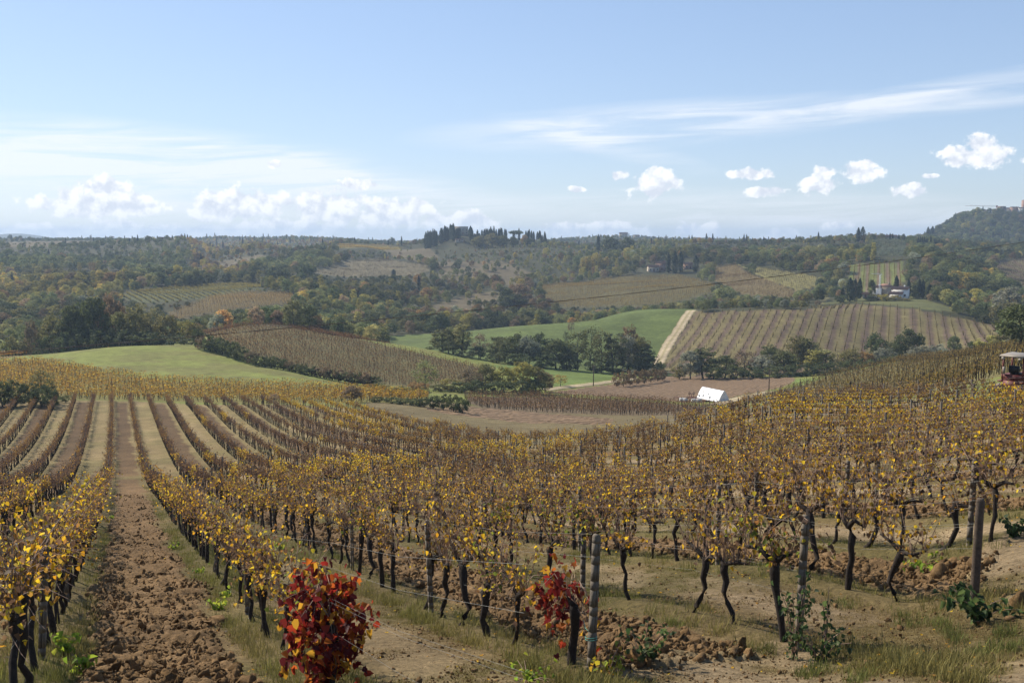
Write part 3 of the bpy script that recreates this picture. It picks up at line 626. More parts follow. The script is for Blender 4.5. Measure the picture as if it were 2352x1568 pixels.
def stand(items, where, group, cat='tree', noun=None):
    """items: (kind, px, Y, top, wpx, tint); labels count from the left of the stand"""
    for n, it in enumerate(sorted(items, key=lambda q: q[1])):
        k, px, Y, top, w, ti = it; hue = HUE[ti]; nn = noun or ('cypress' if k in ('cypress', 'cypress_broad', 'spire') else 'shrub' if k == 'shrub' else 'tree')
        lk = ('thin' if k == 'spire' else 'broad' if k == 'cypress_broad' else 'dark') if nn == 'cypress' else hue
        tree_px(k, px, Y, top, w, ti, ('%s %s, %s from left %s' % (lk, nn, ordn(n + 1), where)), ('cypress' if nn == 'cypress' else nn.split()[-1] if noun else ('shrub' if k == 'shrub' else 'tree')), group)

# stands one can count -------------------------------------------------
stand([('oak', 133, 292, 722, 70, 'olive'), ('oak', 165, 288, 702, 60, 'dark'), ('oak', 190, 290, 688, 70, 'dark'), ('oak', 222, 288, 683, 70, 'dark'), ('oak', 256, 292, 679, 66, 'brown'), ('oak', 277, 284, 716, 50, 'olive'), ('oak', 312, 284, 704, 62, 'olive'),
       ('loose', 350, 282, 716, 56, 'olive'), ('oak', 385, 286, 724, 56, 'olive'), ('loose', 424, 292, 730, 50, 'ygreen'), ('oak', 446, 294, 744, 44, 'olive'), ('oak', 74, 290, 738, 34, 'brown'), ('shrub', 40, 284, 768, 60, 'olive'), ('shrub', 18, 284, 775, 50, 'pale'), ('shrub', 105, 284, 766, 60, 'dark'),
       ('shrub', 240, 281, 752, 80, 'dark'), ('shrub', 300, 278, 754, 80, 'dark'), ('shrub', 345, 276, 758, 80, 'dark'), ('shrub', 395, 276, 768, 76, 'dark'), ('shrub', 440, 274, 775, 60, 'dark'), ('shrub', 190, 282, 752, 70, 'dark'), ('shrub', 150, 284, 758, 60, 'dark')],
      'in the clump above the left meadow', 'trees above the left meadow')
hedge = []
for i, px in enumerate(np.linspace(455, 862, 30)):
    py = np.interp(px, [455, 520, 600, 700, 862], [800, 818, 848, 868, 884]); top = py - np.interp(px, [455, 600, 862], [44, 34, 26]) + random.uniform(-5, 5)
    Y = np.interp(px, [455, 520, 600, 700, 862], [262, 252, 236, 229, 226]); hedge.append(('shrub', px, Y, top, random.uniform(30, 44), 'dark' if random.random() < .7 else 'brown'))
stand(hedge, 'in the bramble hedge below the middle vineyard', 'bramble hedge shrubs')
stand([('shrub', 6, 160, 868, 50, 'dark'), ('shrub', 36, 160, 868, 56, 'dark'), ('shrub', 68, 162, 874, 56, 'dark'), ('shrub', 96, 160, 880, 56, 'dark'), ('loose', 98, 164, 848, 56, 'olive'), ('shrub', 118, 158, 890, 44, 'dark'), ('shrub', 150, 166, 906, 24, 'oakg')],
      'in the dark thicket at the left edge', 'thicket at the left edge')
tree_px('loose', 630, 170, 902, 34, 'brown', 'small bare brown tree before the yellow vineyard, nearer the left', 'tree'); tree_px('oak', 808, 172, 886, 46, 'brown', 'small round leafless tree before the yellow vineyard, nearer the hedge', 'tree')
stand([('loose', 978, 232, 822, 62, 'pale'), ('shrub', 1037, 226, 868, 60, 'ygreen'), ('oak', 1084, 228, 846, 58, 'brown'), ('oak', 1114, 234, 836, 48, 'olive'), ('oak', 1158, 232, 842, 56, 'ygreen'), ('oak', 1198, 230, 829, 60, 'ygreen'), ('oak', 1230, 232, 842, 52, 'olive'), ('oak', 1252, 238, 852, 40, 'rust'),
       ('shrub', 1010, 222, 880, 50, 'oakg'), ('shrub', 1060, 222, 874, 60, 'dark'), ('shrub', 1100, 222, 872, 64, 'dark'), ('shrub', 1145, 222, 872, 64, 'dark'), ('shrub', 1190, 224, 868, 64, 'dark'), ('shrub', 1228, 226, 870, 56, 'dark'), ('shrub', 950, 224, 876, 34, 'orange'), ('shrub', 972, 222, 877, 34, 'orange')],
      'in the copse beside the winding track', 'copse beside the winding track')
stand([('shrub', 866, 172, 910, 40, 'dark')] + [('shrub', px, 172 - (px - 880) * .05, top, 40, 'dark') for px, top in ((900, 916), (925, 916), (950, 914), (972, 912), (995, 906), (1018, 902), (1042, 903), (1062, 910))] + [('shrub', 915, 196, 886, 60, 'oakg'), ('shrub', 865, 212, 878, 60, 'oakg'), ('shrub', 968, 200, 890, 50, 'oakg')],
      'in the bramble bank above the vine rows', 'bramble bank shrubs')
tree_px('loose', 1287, 252, 858, 32, 'yellow', 'little yellow tree standing alone beside the winding track', 'tree')
stand([('poplar', 1016, 318, 752, 50, 'oakg'), ('poplar', 1040, 322, 746, 46, 'pale'), ('poplar', 1062, 316, 741, 48, 'pale'), ('oak', 1030, 312, 784, 56, 'dark'), ('oak', 1100, 312, 796, 44, 'dark'), ('loose', 1104, 326, 762, 40, 'brown'), ('poplar', 1140, 320, 770, 44, 'oakg'), ('oak', 1160, 316, 776, 56, 'oakg'), ('oak', 1188, 320, 766, 50, 'oakg'), ('oak', 1216, 316, 772, 56, 'grey'), ('oak', 1238, 322, 766, 60, 'dark'),
       ('oak', 1276, 316, 776, 64, 'dark'), ('oak', 1300, 318, 790, 44, 'dark'), ('loose', 1328, 318, 752, 56, 'oakg'), ('loose', 1356, 322, 752, 54, 'oakg'), ('loose', 1382, 318, 757, 46, 'olive'), ('poplar', 1410, 316, 759, 56, 'oakg'), ('oak', 1444, 330, 751, 50, 'rust'), ('oak', 1440, 320, 768, 56, 'grey'), ('oak', 1470, 318, 774, 46, 'olive'), ('poplar', 1482, 316, 790, 44, 'dark'),
       ('shrub', 1070, 308, 806, 50, 'dark'), ('shrub', 1140, 308, 806, 56, 'dark'), ('shrub', 1190, 308, 808, 64, 'dark'), ('shrub', 1250, 310, 806, 66, 'dark'), ('shrub', 1310, 312, 812, 60, 'dark'), ('shrub', 1370, 312, 820, 60, 'dark'), ('shrub', 1420, 312, 822, 60, 'dark'), ('shrub', 1470, 312, 824, 56, 'dark'), ('shrub', 1508, 320, 826, 34, 'dark'), ('shrub', 988, 318, 800, 24, 'dark')],
      'in the tree line below the green hill', 'tree line below the green hill')
stand([('loose', 1312, 405, 735, 16, 'brown'), ('loose', 1300, 380, 758, 14, 'dark')], 'alone on the green hill', 'trees on the green hill')
stand([('shrub', px, Y, t, 24, 'rust') for px, Y, t in ((1416, 262, 854), (1432, 264, 851), (1447, 268, 849), (1463, 272, 847), (1480, 277, 845), (1495, 282, 844), (1510, 287, 844), (1522, 290, 845))], 'in the bare brown row beside the ploughed field', 'bare shrubs beside the ploughed field')
stand([('oak', 1585, 296, 806, 54, 'grey'), ('poplar', 1616, 298, 793, 54, 'oakg'), ('oak', 1664, 298, 816, 60, 'oakg'), ('loose', 1706, 300, 799, 56, 'brown'), ('oak', 1752, 298, 816, 60, 'grey'), ('oak', 1766, 306, 794, 56, 'oakg'), ('oak', 1800, 300, 802, 60, 'oakg'), ('oak', 1826, 306, 774, 50, 'olive'), ('oak', 1853, 306, 773, 56, 'olive'), ('poplar', 1870, 298, 801, 46, 'ygreen'), ('poplar', 1893, 300, 801, 46, 'pale'),
       ('loose', 1925, 298, 804, 50, 'olive'), ('oak', 1958, 298, 800, 56, 'olive'), ('oak', 1985, 296, 808, 50, 'orange'), ('oak', 2014, 310, 765, 54, 'dark'), ('oak', 2030, 296, 800, 60, 'grey'), ('oak', 2084, 308, 756, 74, 'dark'), ('oak', 2062, 304, 776, 50, 'dark'), ('oak', 2102, 296, 794, 50, 'grey'), ('oak', 2134, 296, 794, 50, 'grey'), ('shrub', 2170, 290, 798, 60, 'grey'), ('shrub', 2236, 270, 782, 40, 'dark'), ('shrub', 2270, 262, 768, 70, 'ygreen'), ('shrub', 2310, 250, 764, 70, 'olive'),
       ('shrub', 1640, 290, 832, 60, 'dark'), ('shrub', 1690, 290, 836, 60, 'dark'), ('shrub', 1730, 290, 838, 60, 'dark'), ('shrub', 1790, 290, 834, 66, 'dark'), ('shrub', 1840, 290, 830, 66, 'dark'), ('shrub', 1890, 290, 828, 66, 'dark'), ('shrub', 1940, 290, 824, 66, 'dark'), ('shrub', 1990, 288, 822, 66, 'dark'), ('shrub', 2045, 288, 812, 66, 'dark'), ('shrub', 2090, 288, 806, 60, 'grey'), ('shrub', 1560, 296, 836, 40, 'olive')],
      'in the tree line below the striped vineyard', 'tree line below the striped vineyard')
stand([('cypress_broad', 1952, 470, 637, 18, 'cyp'), ('cypress_broad', 1963, 472, 640, 16, 'cyp'), ('cypress', 1974, 486, 638, 12, 'cyp'), ('cypress', 1935, 470, 661, 10, 'cyp'), ('cypress', 2086, 484, 640, 10, 'cyp'), ('cypress', 2111, 482, 640, 9, 'cyp'), ('cypress', 2119, 482, 642, 9, 'cyp'), ('cypress_broad', 2134, 478, 652, 17, 'cyp'), ('cypress', 2058, 505, 632, 12, 'cyp')], 'among those by the white farmhouse', 'cypresses by the farmhouse')
stand([('oak', 2001, 478, 642, 18, 'dark'), ('shrub', 2098, 482, 654, 24, 'dark'), ('shrub', 2104, 478, 668, 24, 'dark'), ('shrub', 2015, 466, 674, 40, 'olive'), ('shrub', 2036, 462, 674, 44, 'ygreen'), ('shrub', 2056, 462, 677, 30, 'ygreen'), ('shrub', 2000, 466, 678, 34, 'dark'), ('shrub', 2075, 460, 684, 40, 'olive'), ('shrub', 2154, 470, 676, 26, 'dark'), ('shrub', 2185, 460, 692, 40, 'dark'), ('shrub', 2215, 452, 694, 34, 'ygreen'), ('shrub', 2250, 446, 704, 50, 'dark'), ('shrub', 1930, 466, 675, 30, 'dark')],
      'in the garden below the white farmhouse', 'farmhouse garden plants')
tree_px('oak', 2318, 410, 660, 78, 'grey', 'large pale grey-green willow-like tree near the right edge', 'tree'); tree_px('oak', 2345, 175, 700, 110, 'dark', 'dark tree cut off by the right edge above the tractor', 'tree'); tree_px('shrub', 2300, 395, 690, 60, 'olive', 'grey-green bush at the foot of the pale willow-like tree', 'shrub')
stand([('cypress', 1971, 905, 522, 9, 'cyp'), ('cypress_broad', 1981, 905, 520, 13, 'cyp'), ('oak', 2004, 905, 537, 14, 'dark'), ('oak', 2024, 910, 536, 16, 'olive'), ('cypress', 2044, 915, 535, 4, 'cyp'), ('cypress', 2050, 915, 536, 4, 'cyp'), ('cypress', 2064, 915, 538, 5, 'cyp'), ('oak', 2075, 915, 537, 9, 'dark')], 'on the skyline above the olive grove', 'skyline trees above the olive grove')
stand([('cypress', px, 850, t, 5, 'cyp') for px, t in ((2108, 543), (2113, 542), (2118, 543), (2123, 543), (2128, 545), (2137, 540), (2146, 548), (2151, 549), (2156, 549), (2162, 550))], 'in the avenue below the hilltop village', 'cypress avenue below the village')
stand([('cypress', 2131, 1330, 521, 9, 'cyp'), ('cypress', 2141, 1330, 519, 11, 'cyp'), ('cypress', 2123, 1300, 531, 3, 'cyp')], 'on the village hill slope', 'cypresses on the village hill')
ridge = [(170, 310), (205, 290), (230, 300), (250, 285), (290, 255), (318, 265), (338, 290), (355, 300), (425, 245), (445, 240), (490, 205), (512, 220), (540, 230), (585, 180), (610, 195), (634, 165), (690, 255), (715, 240), (745, 240), (905, 260), (926, 212), (946, 240), (996, 340), (1042, 275), (1075, 335), (1120, 275), (1160, 262), (1190, 250), (1216, 256), (1245, 262), (1268, 220), (1290, 262), (1323, 213), (1360, 265),
         (1400, 262), (1414, 255), (1440, 240), (1457, 252), (1508, 260), (1528, 268), (1660, 282), (1747, 247), (1865, 290), (1900, 290), (1921, 265), (1960, 290), (1996, 302), (2060, 305), (2094, 290), (2108, 296), (2140, 365), (2184, 305), (2196, 380)]
fat = {490, 512, 585, 610, 634, 926, 946, 905, 205, 170, 425}
stand([('cypress' if zx in fat else 'spire' if zx % 3 == 0 else 'cypress', 955.5 + zx * .1354, 1010 + (zx * 37 % 50), 490 + zt * .1354, (9 if zx in fat else 6), 'cyp') for zx, zt in ridge], 'on the castle ridge', 'cypresses on the castle ridge')
stand([('pine', 1185, 1020, 530, 34, 'dark'), ('oak', 1100, 1000, 541, 24, 'olive'), ('oak', 1130, 995, 536, 34, 'olive'), ('oak', 1155, 990, 540, 26, 'oakg'), ('oak', 1180, 992, 543, 22, 'dark'), ('oak', 1205, 995, 539, 16, 'orange'), ('oak', 1212, 990, 548, 22, 'dark'), ('oak', 1090, 992, 548, 18, 'olive'), ('oak', 800, 1180, 549, 6, 'dark'), ('oak', 900, 1350, 545, 16, 'dark')], 'among the broadleaf trees on the castle ridge', 'broadleaf trees on the castle ridge')
stand([('cypress', 1374, 960, 538, 9, 'cyp'), ('cypress', 1535, 742, 580, 10, 'cyp'), ('cypress_broad', 1550, 738, 576, 14, 'cyp'), ('cypress_broad', 1563, 740, 576, 14, 'cyp'), ('cypress_broad', 1598, 735, 585, 14, 'cyp'), ('cypress', 904, 780, 618, 9, 'cyp')], 'around the stone house in the trees', 'cypresses around the stone house')
stand([('poplar', px, 800, t, 10, 'yellow') for px, t in ((1338, 590), (1347, 588), (1354, 594), (1362, 585), (1370, 578), (1378, 580), (1386, 590), (1394, 588), (1350, 600), (1383, 600))], 'in the bright yellow poplar group', 'yellow poplars')
stand([('oak', 1402, 950, 542, 40, 'dark'), ('oak', 1440, 940, 545, 34, 'dark'), ('oak', 1162, 590, 660, 44, 'dark'), ('oak', 1196, 592, 652, 50, 'brown'), ('oak', 1180, 585, 675, 60, 'dark'), ('oak', 623, 640, 620, 22, 'dark'), ('oak', 640, 642, 615, 26, 'dark'), ('oak', 658, 645, 618, 22, 'dark'), ('oak', 705, 660, 607, 38, 'dark'), ('oak', 2048, 720, 590, 30, 'dark')], 'of the big dark oaks out on the slopes', 'big oaks on the slopes')
stand([('oak', px, 610, t, w, ti) for px, t, w, ti in ((285, 632, 36, 'dark'), (330, 622, 30, 'dark'), (350, 615, 30, 'dark'), (372, 612, 26, 'dark'), (392, 616, 26, 'dark'), (408, 608, 24, 'ygreen'), (425, 625, 28, 'dark'), (450, 616, 26, 'olive'))], 'in the row above the left hill vineyard', 'trees above the left hill vineyard')
stand([('cypress', px, 1150, t, 4, 'cyp') for px, t in ((345, 547), (362, 541), (368, 543), (396, 540), (410, 541), (418, 537), (425, 536), (431, 538), (437, 540), (440, 545))] + [('oak', 340, 1150, 541, 12, 'dark'), ('oak', 352, 1130, 545, 14, 'yellow')], 'around the far hamlet on the left', 'trees of the far hamlet')

# ------------------------------------------------------------------ woodland beyond counting
WV = [CROWN['oak'][0], CROWN['oak'][1], CROWN['oak'][2], CROWN['loose'][0], CROWN['poplar'][0], CROWN['shrub'][0], CROWN['shrub'][1], CROWN['olive'][0], CROWN['cypress'][0]]
woodcoll = variants('woodland_tree', WV)
def build_woods():
    pts = []
    Y = 300.0
    while Y < 2100:
        cell = 3.9 + Y / 230.0
        xs = np.arange(-.60 * Y, .60 * Y, cell); xs = xs + rng.uniform(-.45, .45, len(xs)) * cell; ys = np.full(len(xs), Y) + rng.uniform(-.45, .45, len(xs)) * cell
        pts.append(np.stack([xs, ys], -1)); Y += cell
    p = np.concatenate(pts); x, y = p[:, 0], p[:, 1]; z = H(x, y); code, names, px, py = landuse(x, y, z)
    keep = (code < 0) & (y > 332)
    sc1 = [names.index(n) for n in ('scrub2', 'scrub3', 'scrub1', 'field_l', 'slope_c', 'F11')]
    keep |= np.isin(code, sc1) & (rng.random(len(x)) < .26)
    # clear: behind the crest of the green hill and the striped vineyard stays wooded; villa garden and tracks stay open
    keep &= ~((px > 1895) & (px < 2130) & (y > 425) & (y < 540)); keep &= ~((px > 1455) & (px < 1610) & (y > 690) & (y < 775))
    keep &= ~((px > 950) & (px < 1240) & (y > 985) & (y < 1090) & (rng.random(len(x)) < .45))
    keep &= ~((px > 2195) & (y > 1440) & (y < 1640))
    keep &= ~((y > 380) & (y < 470) & (px > 850) & (px < 1600) & (py > 690) & (py < 760) & (y < 460) & (px > 1200))
    keep &= (rng.random(len(x)) < .93)
    x, y, z, px, py, code = x[keep], y[keep], z[keep], px[keep], py[keep], code[keep]; n = len(x); u = rng.random(n)
    patch = fbm(x / 60, y / 60, 3, 77); patch2 = fbm(x / 25 + 9, y / 25, 2, 78)
    T = np.array([TINT[k] for k in ('dark', 'oakg', 'olive', 'ygreen', 'yellow', 'orange', 'rust', 'brown', 'grey')])
    W = np.tile(np.array([.34, .30, .17, .07, .004, .008, .03, .05, .02]), (n, 1))
    def zone(poly, w):
        m = inside(px, py, poly); W[m] = np.array(w)
    zone([(-200, 545), (450, 550), (450, 640), (130, 640), (-200, 660)], [.52, .36, .06, .01, 0, 0, .02, .02, .01])
    zone([(430, 552), (800, 555), (640, 600), (520, 650), (440, 640), (440, 600)], [.03, .08, .10, .18, .18, .20, .15, .08, 0])
    zone([(-200, 625), (290, 625), (290, 690), (-200, 690)], [.04, .12, .18, .36, .12, .06, .06, .04, .02])
    zone([(560, 590), (820, 556), (870, 600), (700, 640), (600, 660)], [.34, .42, .14, .03, 0, 0, .02, .03, .02])
    zone([(900, 552), (1330, 556), (1330, 720), (950, 740), (900, 640)], [.24, .28, .18, .10, .012, .012, .08, .08, .02])
    zone([(2085, 555), (2500, 545), (2500, 720), (2120, 690)], [.46, .34, .10, .02, .01, .01, .02, .03, .01])
    zone([(2085, 480), (2500, 480), (2500, 570), (2085, 570)], [.45, .38, .12, .01, 0, 0, .02, .02, 0])
    W *= np.exp(rng.normal(0, .25, W.shape)); W[:, :2] *= (0.4 + 1.5 * patch)[:, None]; W[:, 3:7] *= (0.2 + 2.0 * patch2)[:, None] ** 2
    W /= W.sum(1)[:, None]; ti = (np.cumsum(W, 1) > u[:, None]).argmax(1); tint = T[ti] * rng.uniform(.75, 1.25, (n, 1)) * (1.5 + np.where((ti >= 3) & (ti <= 6), .8, 1.7) * sm(fbm(x / 48 + 3, y / 48, 3, 66), .3, .7))[:, None]
    kind = rng.choice([0, 1, 2, 3, 5, 6], n, p=[.22, .22, .22, .14, .10, .10]); kind = np.where((ti >= 3) & (ti <= 4) & (rng.random(n) < .5), 4, kind)
    cy = (rng.random(n) < np.where(y > 1050, .012, .002)); kind = np.where(cy, 8, kind); tint[cy] = TINT['cyp']
    scr = inside(px, py, [(880, 560), (1320, 575), (1320, 660), (1200, 700), (940, 720), (900, 640)]) | np.isin(code, sc1)
    hgt = rng.uniform(4.5, 8.6, n) * (.7 + .6 * patch) * np.where(y > 1050, .95, 1); hgt = np.where(scr, hgt * rng.uniform(.4, .95, n), hgt)
    hgt = np.where((px > 1580) & (px < 1880) & (y < 560), hgt * .62, hgt); hgt = np.where((y > 440) & (y < 560) & (px > 1250) & (px < 1600), hgt * .85, hgt)
    hgt = np.where((px > 2085) & (y > 1180), rng.uniform(6, 10, n), hgt)
    hgt = np.where((y > 880) & ~((px > 2085) & (y > 1180)), hgt * (.30 + .62 * fbm(x / 45, y / 45, 3, 55)), hgt); hgt = np.where(kind >= 5, hgt * .6, hgt); hgt = np.where(kind == 8, rng.uniform(7, 12, n), hgt); hgt = np.where(kind == 4, hgt * 1.25, hgt)
    wid = hgt * rng.uniform(1.0, 1.35, n); wid = np.where(kind == 8, hgt, wid)
    # keep what stands in front of open fields and houses low, so that they stay in view
    for fr in (.45, 1.0):
        tx, ty = project(x, y, z + hgt * fr)
        blk = np.zeros(n, bool)
        for fn, v in list(F.items()) + [(k_, v_) for k_, v_ in OTHER.items() if k_ in ('wheat', 'lawn', 'olive')]:
            if fn in ('F1', 'F2', 'F3', 'F4', 'F14', 'F5'): continue
            blk |= (y < (v[1] + v[2]) / 2 + 40) & (y > v[1] - 190) & inside(tx, ty + 2, v[0])
        blk |= inside(tx, ty, [(1480, 600), (1600, 590), (1605, 616), (1480, 616)]) | inside(tx, ty, [(1990, 650), (2090, 650), (2095, 685), (1990, 685)])
        hgt = np.where(blk, hgt * (.32 if fr > .5 else .22), hgt)
    wid = np.minimum(wid, hgt * 1.7)
    # the largest ones in view become single trees
    vis = (px > 5) & (px < 2347) & (y < 520); order = np.argsort(np.where(vis, y, 1e9))[:98]; one = np.zeros(n, bool); one[order] = True
    hn = ['dark green', 'green', 'olive green', 'yellow-green', 'yellow', 'orange', 'rust-brown', 'brown', 'grey-green']
    for c, i in enumerate(sorted(order, key=lambda q: px[q])):
        k = ['oak', 'oak', 'oak', 'loose', 'poplar', 'shrub', 'shrub', 'olive', 'cypress'][kind[i]]
        tree(k, float(x[i]), float(y[i]), float(hgt[i]), None, tuple(tint[i]), '%s %s, %s from left along the front of the valley wood' % (hn[ti[i]], 'shrub' if k == 'shrub' else 'tree', ordn(c + 1)), 'shrub' if k == 'shrub' else 'tree', 'trees of the valley wood')
    r = ~one; rot = np.zeros((n, 3)); rot[:, 2] = rng.random(n) * 6.28; scl = np.stack([wid, wid, hgt], -1); pos = np.stack([x, y, z - .2], -1)
    scatter('woodland', woodcoll, pos[r], rot[r], scl[r], kind[r], tint[r], label='mixed autumn woodland covering the far hills and valley', cat='woodland')
    # olive grove in rows
    q = []
    for a in np.arange(-60, 60, 5.5):
        for b in np.arange(-130, 130, 5.5): q.append((a, b))
    q = np.array(q) + rng.normal(0, .4, (len(q), 2)); x0, y0 = at_px(2045, 800); az = R(-8); X = x0 + q[:, 0] * math.cos(az) + q[:, 1] * math.sin(az); Yv = y0 - q[:, 0] * math.sin(az) + q[:, 1] * math.cos(az); Z = H(X, Yv)
    px, py = project(X, Yv, Z); m = inside(px, py, OTHER['olive'][0]) & (Yv > 690) & (Yv < 930); nn = m.sum(); s = rng.uniform(3.2, 4.4, nn)
    idxs = np.where(m)[0]
    col_ = np.repeat(np.arange(len(np.arange(-60, 60, 5.5))), len(np.arange(-130, 130, 5.5))); uc = sorted(set(col_[idxs])); seen = {}
    for c, i in enumerate(sorted(idxs[:260], key=lambda q: Yv[q])):
        rw = uc.index(col_[i]) + 1; seen[rw] = seen.get(rw, 0) + 1
        tree('olive', float(X[i]), float(Yv[i]), float(rng.uniform(3.2, 4.4)), None, 'olv', 'silvery olive, %s from the bottom in the %s grove row from left' % (ordn(seen[rw]), ordn(rw)), 'olive tree', 'olive grove trees', parts=True)
build_woods()

# ------------------------------------------------------------------ vines
LEAFSETS = dict(
  gold=[(.74, .50, .03), (.68, .41, .025), (.56, .28, .02), (.30, .15, .04), (.66, .48, .04), (.46, .37, .04), (.17, .10, .055)],
  brown=[(.21, .13, .07), (.16, .095, .055), (.27, .165, .08), (.36, .20, .04), (.12, .075, .045), (.42, .27, .04)],
  dry=[(.11, .065, .042), (.15, .09, .055), (.08, .05, .036), (.20, .12, .06), (.13, .075, .05)],
  lime=[(.30, .30, .035), (.42, .34, .03), (.20, .24, .035), (.50, .32, .03), (.25, .12, .04), (.14, .17, .03)],
  red=[(.24, .022, .016), (.12, .014, .014), (.34, .045, .02), (.46, .13, .02), (.085, .014, .016), (.50, .27, .03), (.16, .022, .018)],
  green=[(.20, .30, .035), (.28, .36, .04), (.14, .22, .03), (.34, .36, .05)],
  dkgreen=[(.05, .09, .03), (.07, .11, .04), (.10, .14, .045), (.04, .065, .03)])
LEAF_OUT = np.array([(0, -.05), (-.30, -.16), (-.52, .12), (-.38, .34), (-.40, .62), (-.14, .62), (0, 1.0), (.14, .62), (.40, .62), (.38, .34), (.52, .12), (.30, -.16)])
def leaf_pts(simple):
    if simple:
        o = np.array([(0, -.05), (-.50, .15), (-.36, .66), (0, 1.0), (.36, .66), (.50, .15)]); f = [(0, 3, 2, 1), (0, 5, 4, 3)]
    else:
        o = LEAF_OUT; f = [(0, 6, 5, 4), (0, 4, 3, 2), (0, 2, 1), (0, 8, 7, 6), (0, 10, 9, 8), (0, 11, 10)]
    return o, f
def leaf_cloud(c, size, cols, r, simple=True, droop=.5):
    """vine leaves hanging at points c"""
    n = len(c); o, f = leaf_pts(simple); k = len(o)
    th = r.random(n) * 6.28; tilt = r.normal(-.55 - droop * .6, .55, n); roll = r.normal(0, .6, n)
    fold = r.uniform(.1, .9, n); curl = r.uniform(-.2, .8, n)
    s = np.broadcast_to(size, (n,)) * r.uniform(.6, 1.25, n)
    X = o[None, :, 0] * np.ones((n, 1)); Yl = o[None, :, 1] * np.ones((n, 1)); Zl = np.abs(X) * fold[:, None] - Yl * Yl * curl[:, None] * .5
    X = X * (1 - .35 * fold[:, None])
    cr, sr = np.cos(roll)[:, None], np.sin(roll)[:, None]; X, Zl = X * cr + Zl * sr, -X * sr + Zl * cr
    ct, st = np.cos(tilt)[:, None], np.sin(tilt)[:, None]; Yl, Zl = Yl * ct - Zl * st, Yl * st + Zl * ct
    cz, sz = np.cos(th)[:, None], np.sin(th)[:, None]; X, Yl = X * cz - Yl * sz, X * sz + Yl * cz
    v = (c[:, None] + np.stack([X, Yl, Zl], -1) * s[:, None, None]).reshape(-1, 3)
    base = (np.arange(n) * k)[:, None]; fs = {}
    for q in f: fs.setdefault(len(q), []).append(base + np.array(q)[None])
    cc = np.array(cols)[r.integers(0, len(cols), n)] * r.uniform(.75, 1.2, (n, 1))
    return v, [np.concatenate(a) for a in fs.values()], np.repeat(cc, k, 0)
def leaf_mesh(c, size, cols, r, simple=True, droop=.5):
    v, f, cc = leaf_cloud(np.asarray(c), size, cols, r, simple, droop); return mesh_np('foliage', v, f, MAT['leaf'], False, {'col': cc})
def vine_skeleton(seed, lush):
    """one vine along local x (row direction); returns trunk builder, cane builder, leaf sites"""
    r = np.random.default_rng(seed); t = MB(); c = MB(); S = []
    hh = r.uniform(.72, .95); n = 8; zz = np.linspace(-.12, hh, n); lean = r.normal(0, .17); w = np.cumsum(r.normal(0, .026, (n, 2)), 0); w[:, 0] += lean * np.clip(zz, 0, 1) + .05 * np.sin(zz * 6 + r.random() * 6); w -= w[1]
    rad = np.array([.058, .047, .039, .035, .036, .039, .054, .046]) * r.uniform(.75, 1.2) * r.uniform(.8, 1.22, n); t.tube(np.column_stack([w, zz]), rad, 8)
    head = np.array([w[-1, 0], w[-1, 1], hh]); ends = [head]
    for s in ((-1, 1) if r.random() < .75 else (r.choice([-1, 1]),)):
        L = r.uniform(.22, .46); m1 = head + np.array([s * L * .5, r.normal(0, .03), r.uniform(.0, .10)]); e = head + np.array([s * L, r.normal(0, .04), r.uniform(.02, .18)])
        t.tube([head - [0, 0, .03], m1, e], [.038, .027, .016], 6); ends += [m1, e]
    for i in range(r.integers(15, 24)):
        b = ends[r.integers(len(ends))] + r.normal(0, .02, 3); d = np.array([r.normal(0, .32), r.normal(0, .20), 1.0]); L = r.uniform(.35, 1.0); m = 6; tt = np.linspace(0, 1, m)
        bend = r.normal(0, .22, 2); P = b + tt[:, None] * L * d + np.stack([bend[0] * tt ** 2, bend[1] * tt ** 2, -r.uniform(0, .6) * tt ** 2.4], -1) + r.normal(0, .012, (m, 3)) * tt[:, None]
        c.tube(P, np.linspace(.0075, .003, m), 3, cap=False)
        nl = r.poisson(lush * 1.0 * L)
        if nl: 
            u = r.random(nl) ** .8; j = np.clip((u * (m - 1)).astype(int), 0, m - 2); q = u * (m - 1) - j; S.append(P[j] * (1 - q[:, None]) + P[j + 1] * q[:, None] + r.normal(0, .055, (nl, 3)))
        if r.random() < .5:
            k0 = P[r.integers(2, m)]; e = k0 + np.array([r.normal(0, .22), r.normal(0, .15), r.uniform(-.25, .25)]); c.tube([k0, (k0 + e) / 2 + r.normal(0, .03, 3), e], [.004, .003, .002], 3, cap=False)
            nl = r.poisson(lush * .25)
            if nl: S.append(k0 + (e - k0) * r.random((nl, 1)) + r.normal(0, .04, (nl, 3)))
    nl = r.poisson(lush * 1.6); S.append(np.array(ends)[r.integers(0, len(ends), nl)] + r.normal(0, 1, (nl, 3)) * np.array([.20, .13, .16]) + np.array([0, 0, .02])) if nl else None
    return t, c, (np.concatenate(S) if S else np.zeros((1, 3)))
VINE = []      # (trunk mesh, cane mesh, foliage mesh, hue)
PLAN = [('gold', 12), ('gold', 16), ('brown', 11), ('gold', 9), ('brown', 7), ('lime', 17), ('gold', 13), ('brown', 13), ('gold', 20), ('lime', 13), ('gold', 6), ('brown', 9), ('gold', 14), ('brown', 4)]
for i, (hue, lush) in enumerate(PLAN):
    t, c, S = vine_skeleton(300 + i, lush); r = np.random.default_rng(500 + i)
    cols = LEAFSETS[hue] + (LEAFSETS['brown'] if hue != 'brown' else LEAFSETS['gold'][:3]) + LEAFSETS['dry'][:3] 
    VINE.append((t.mesh('trunk', MAT['bark'], True), c.mesh('canes', MAT['cane']), leaf_mesh(S, .057, cols, r, simple=True), hue))
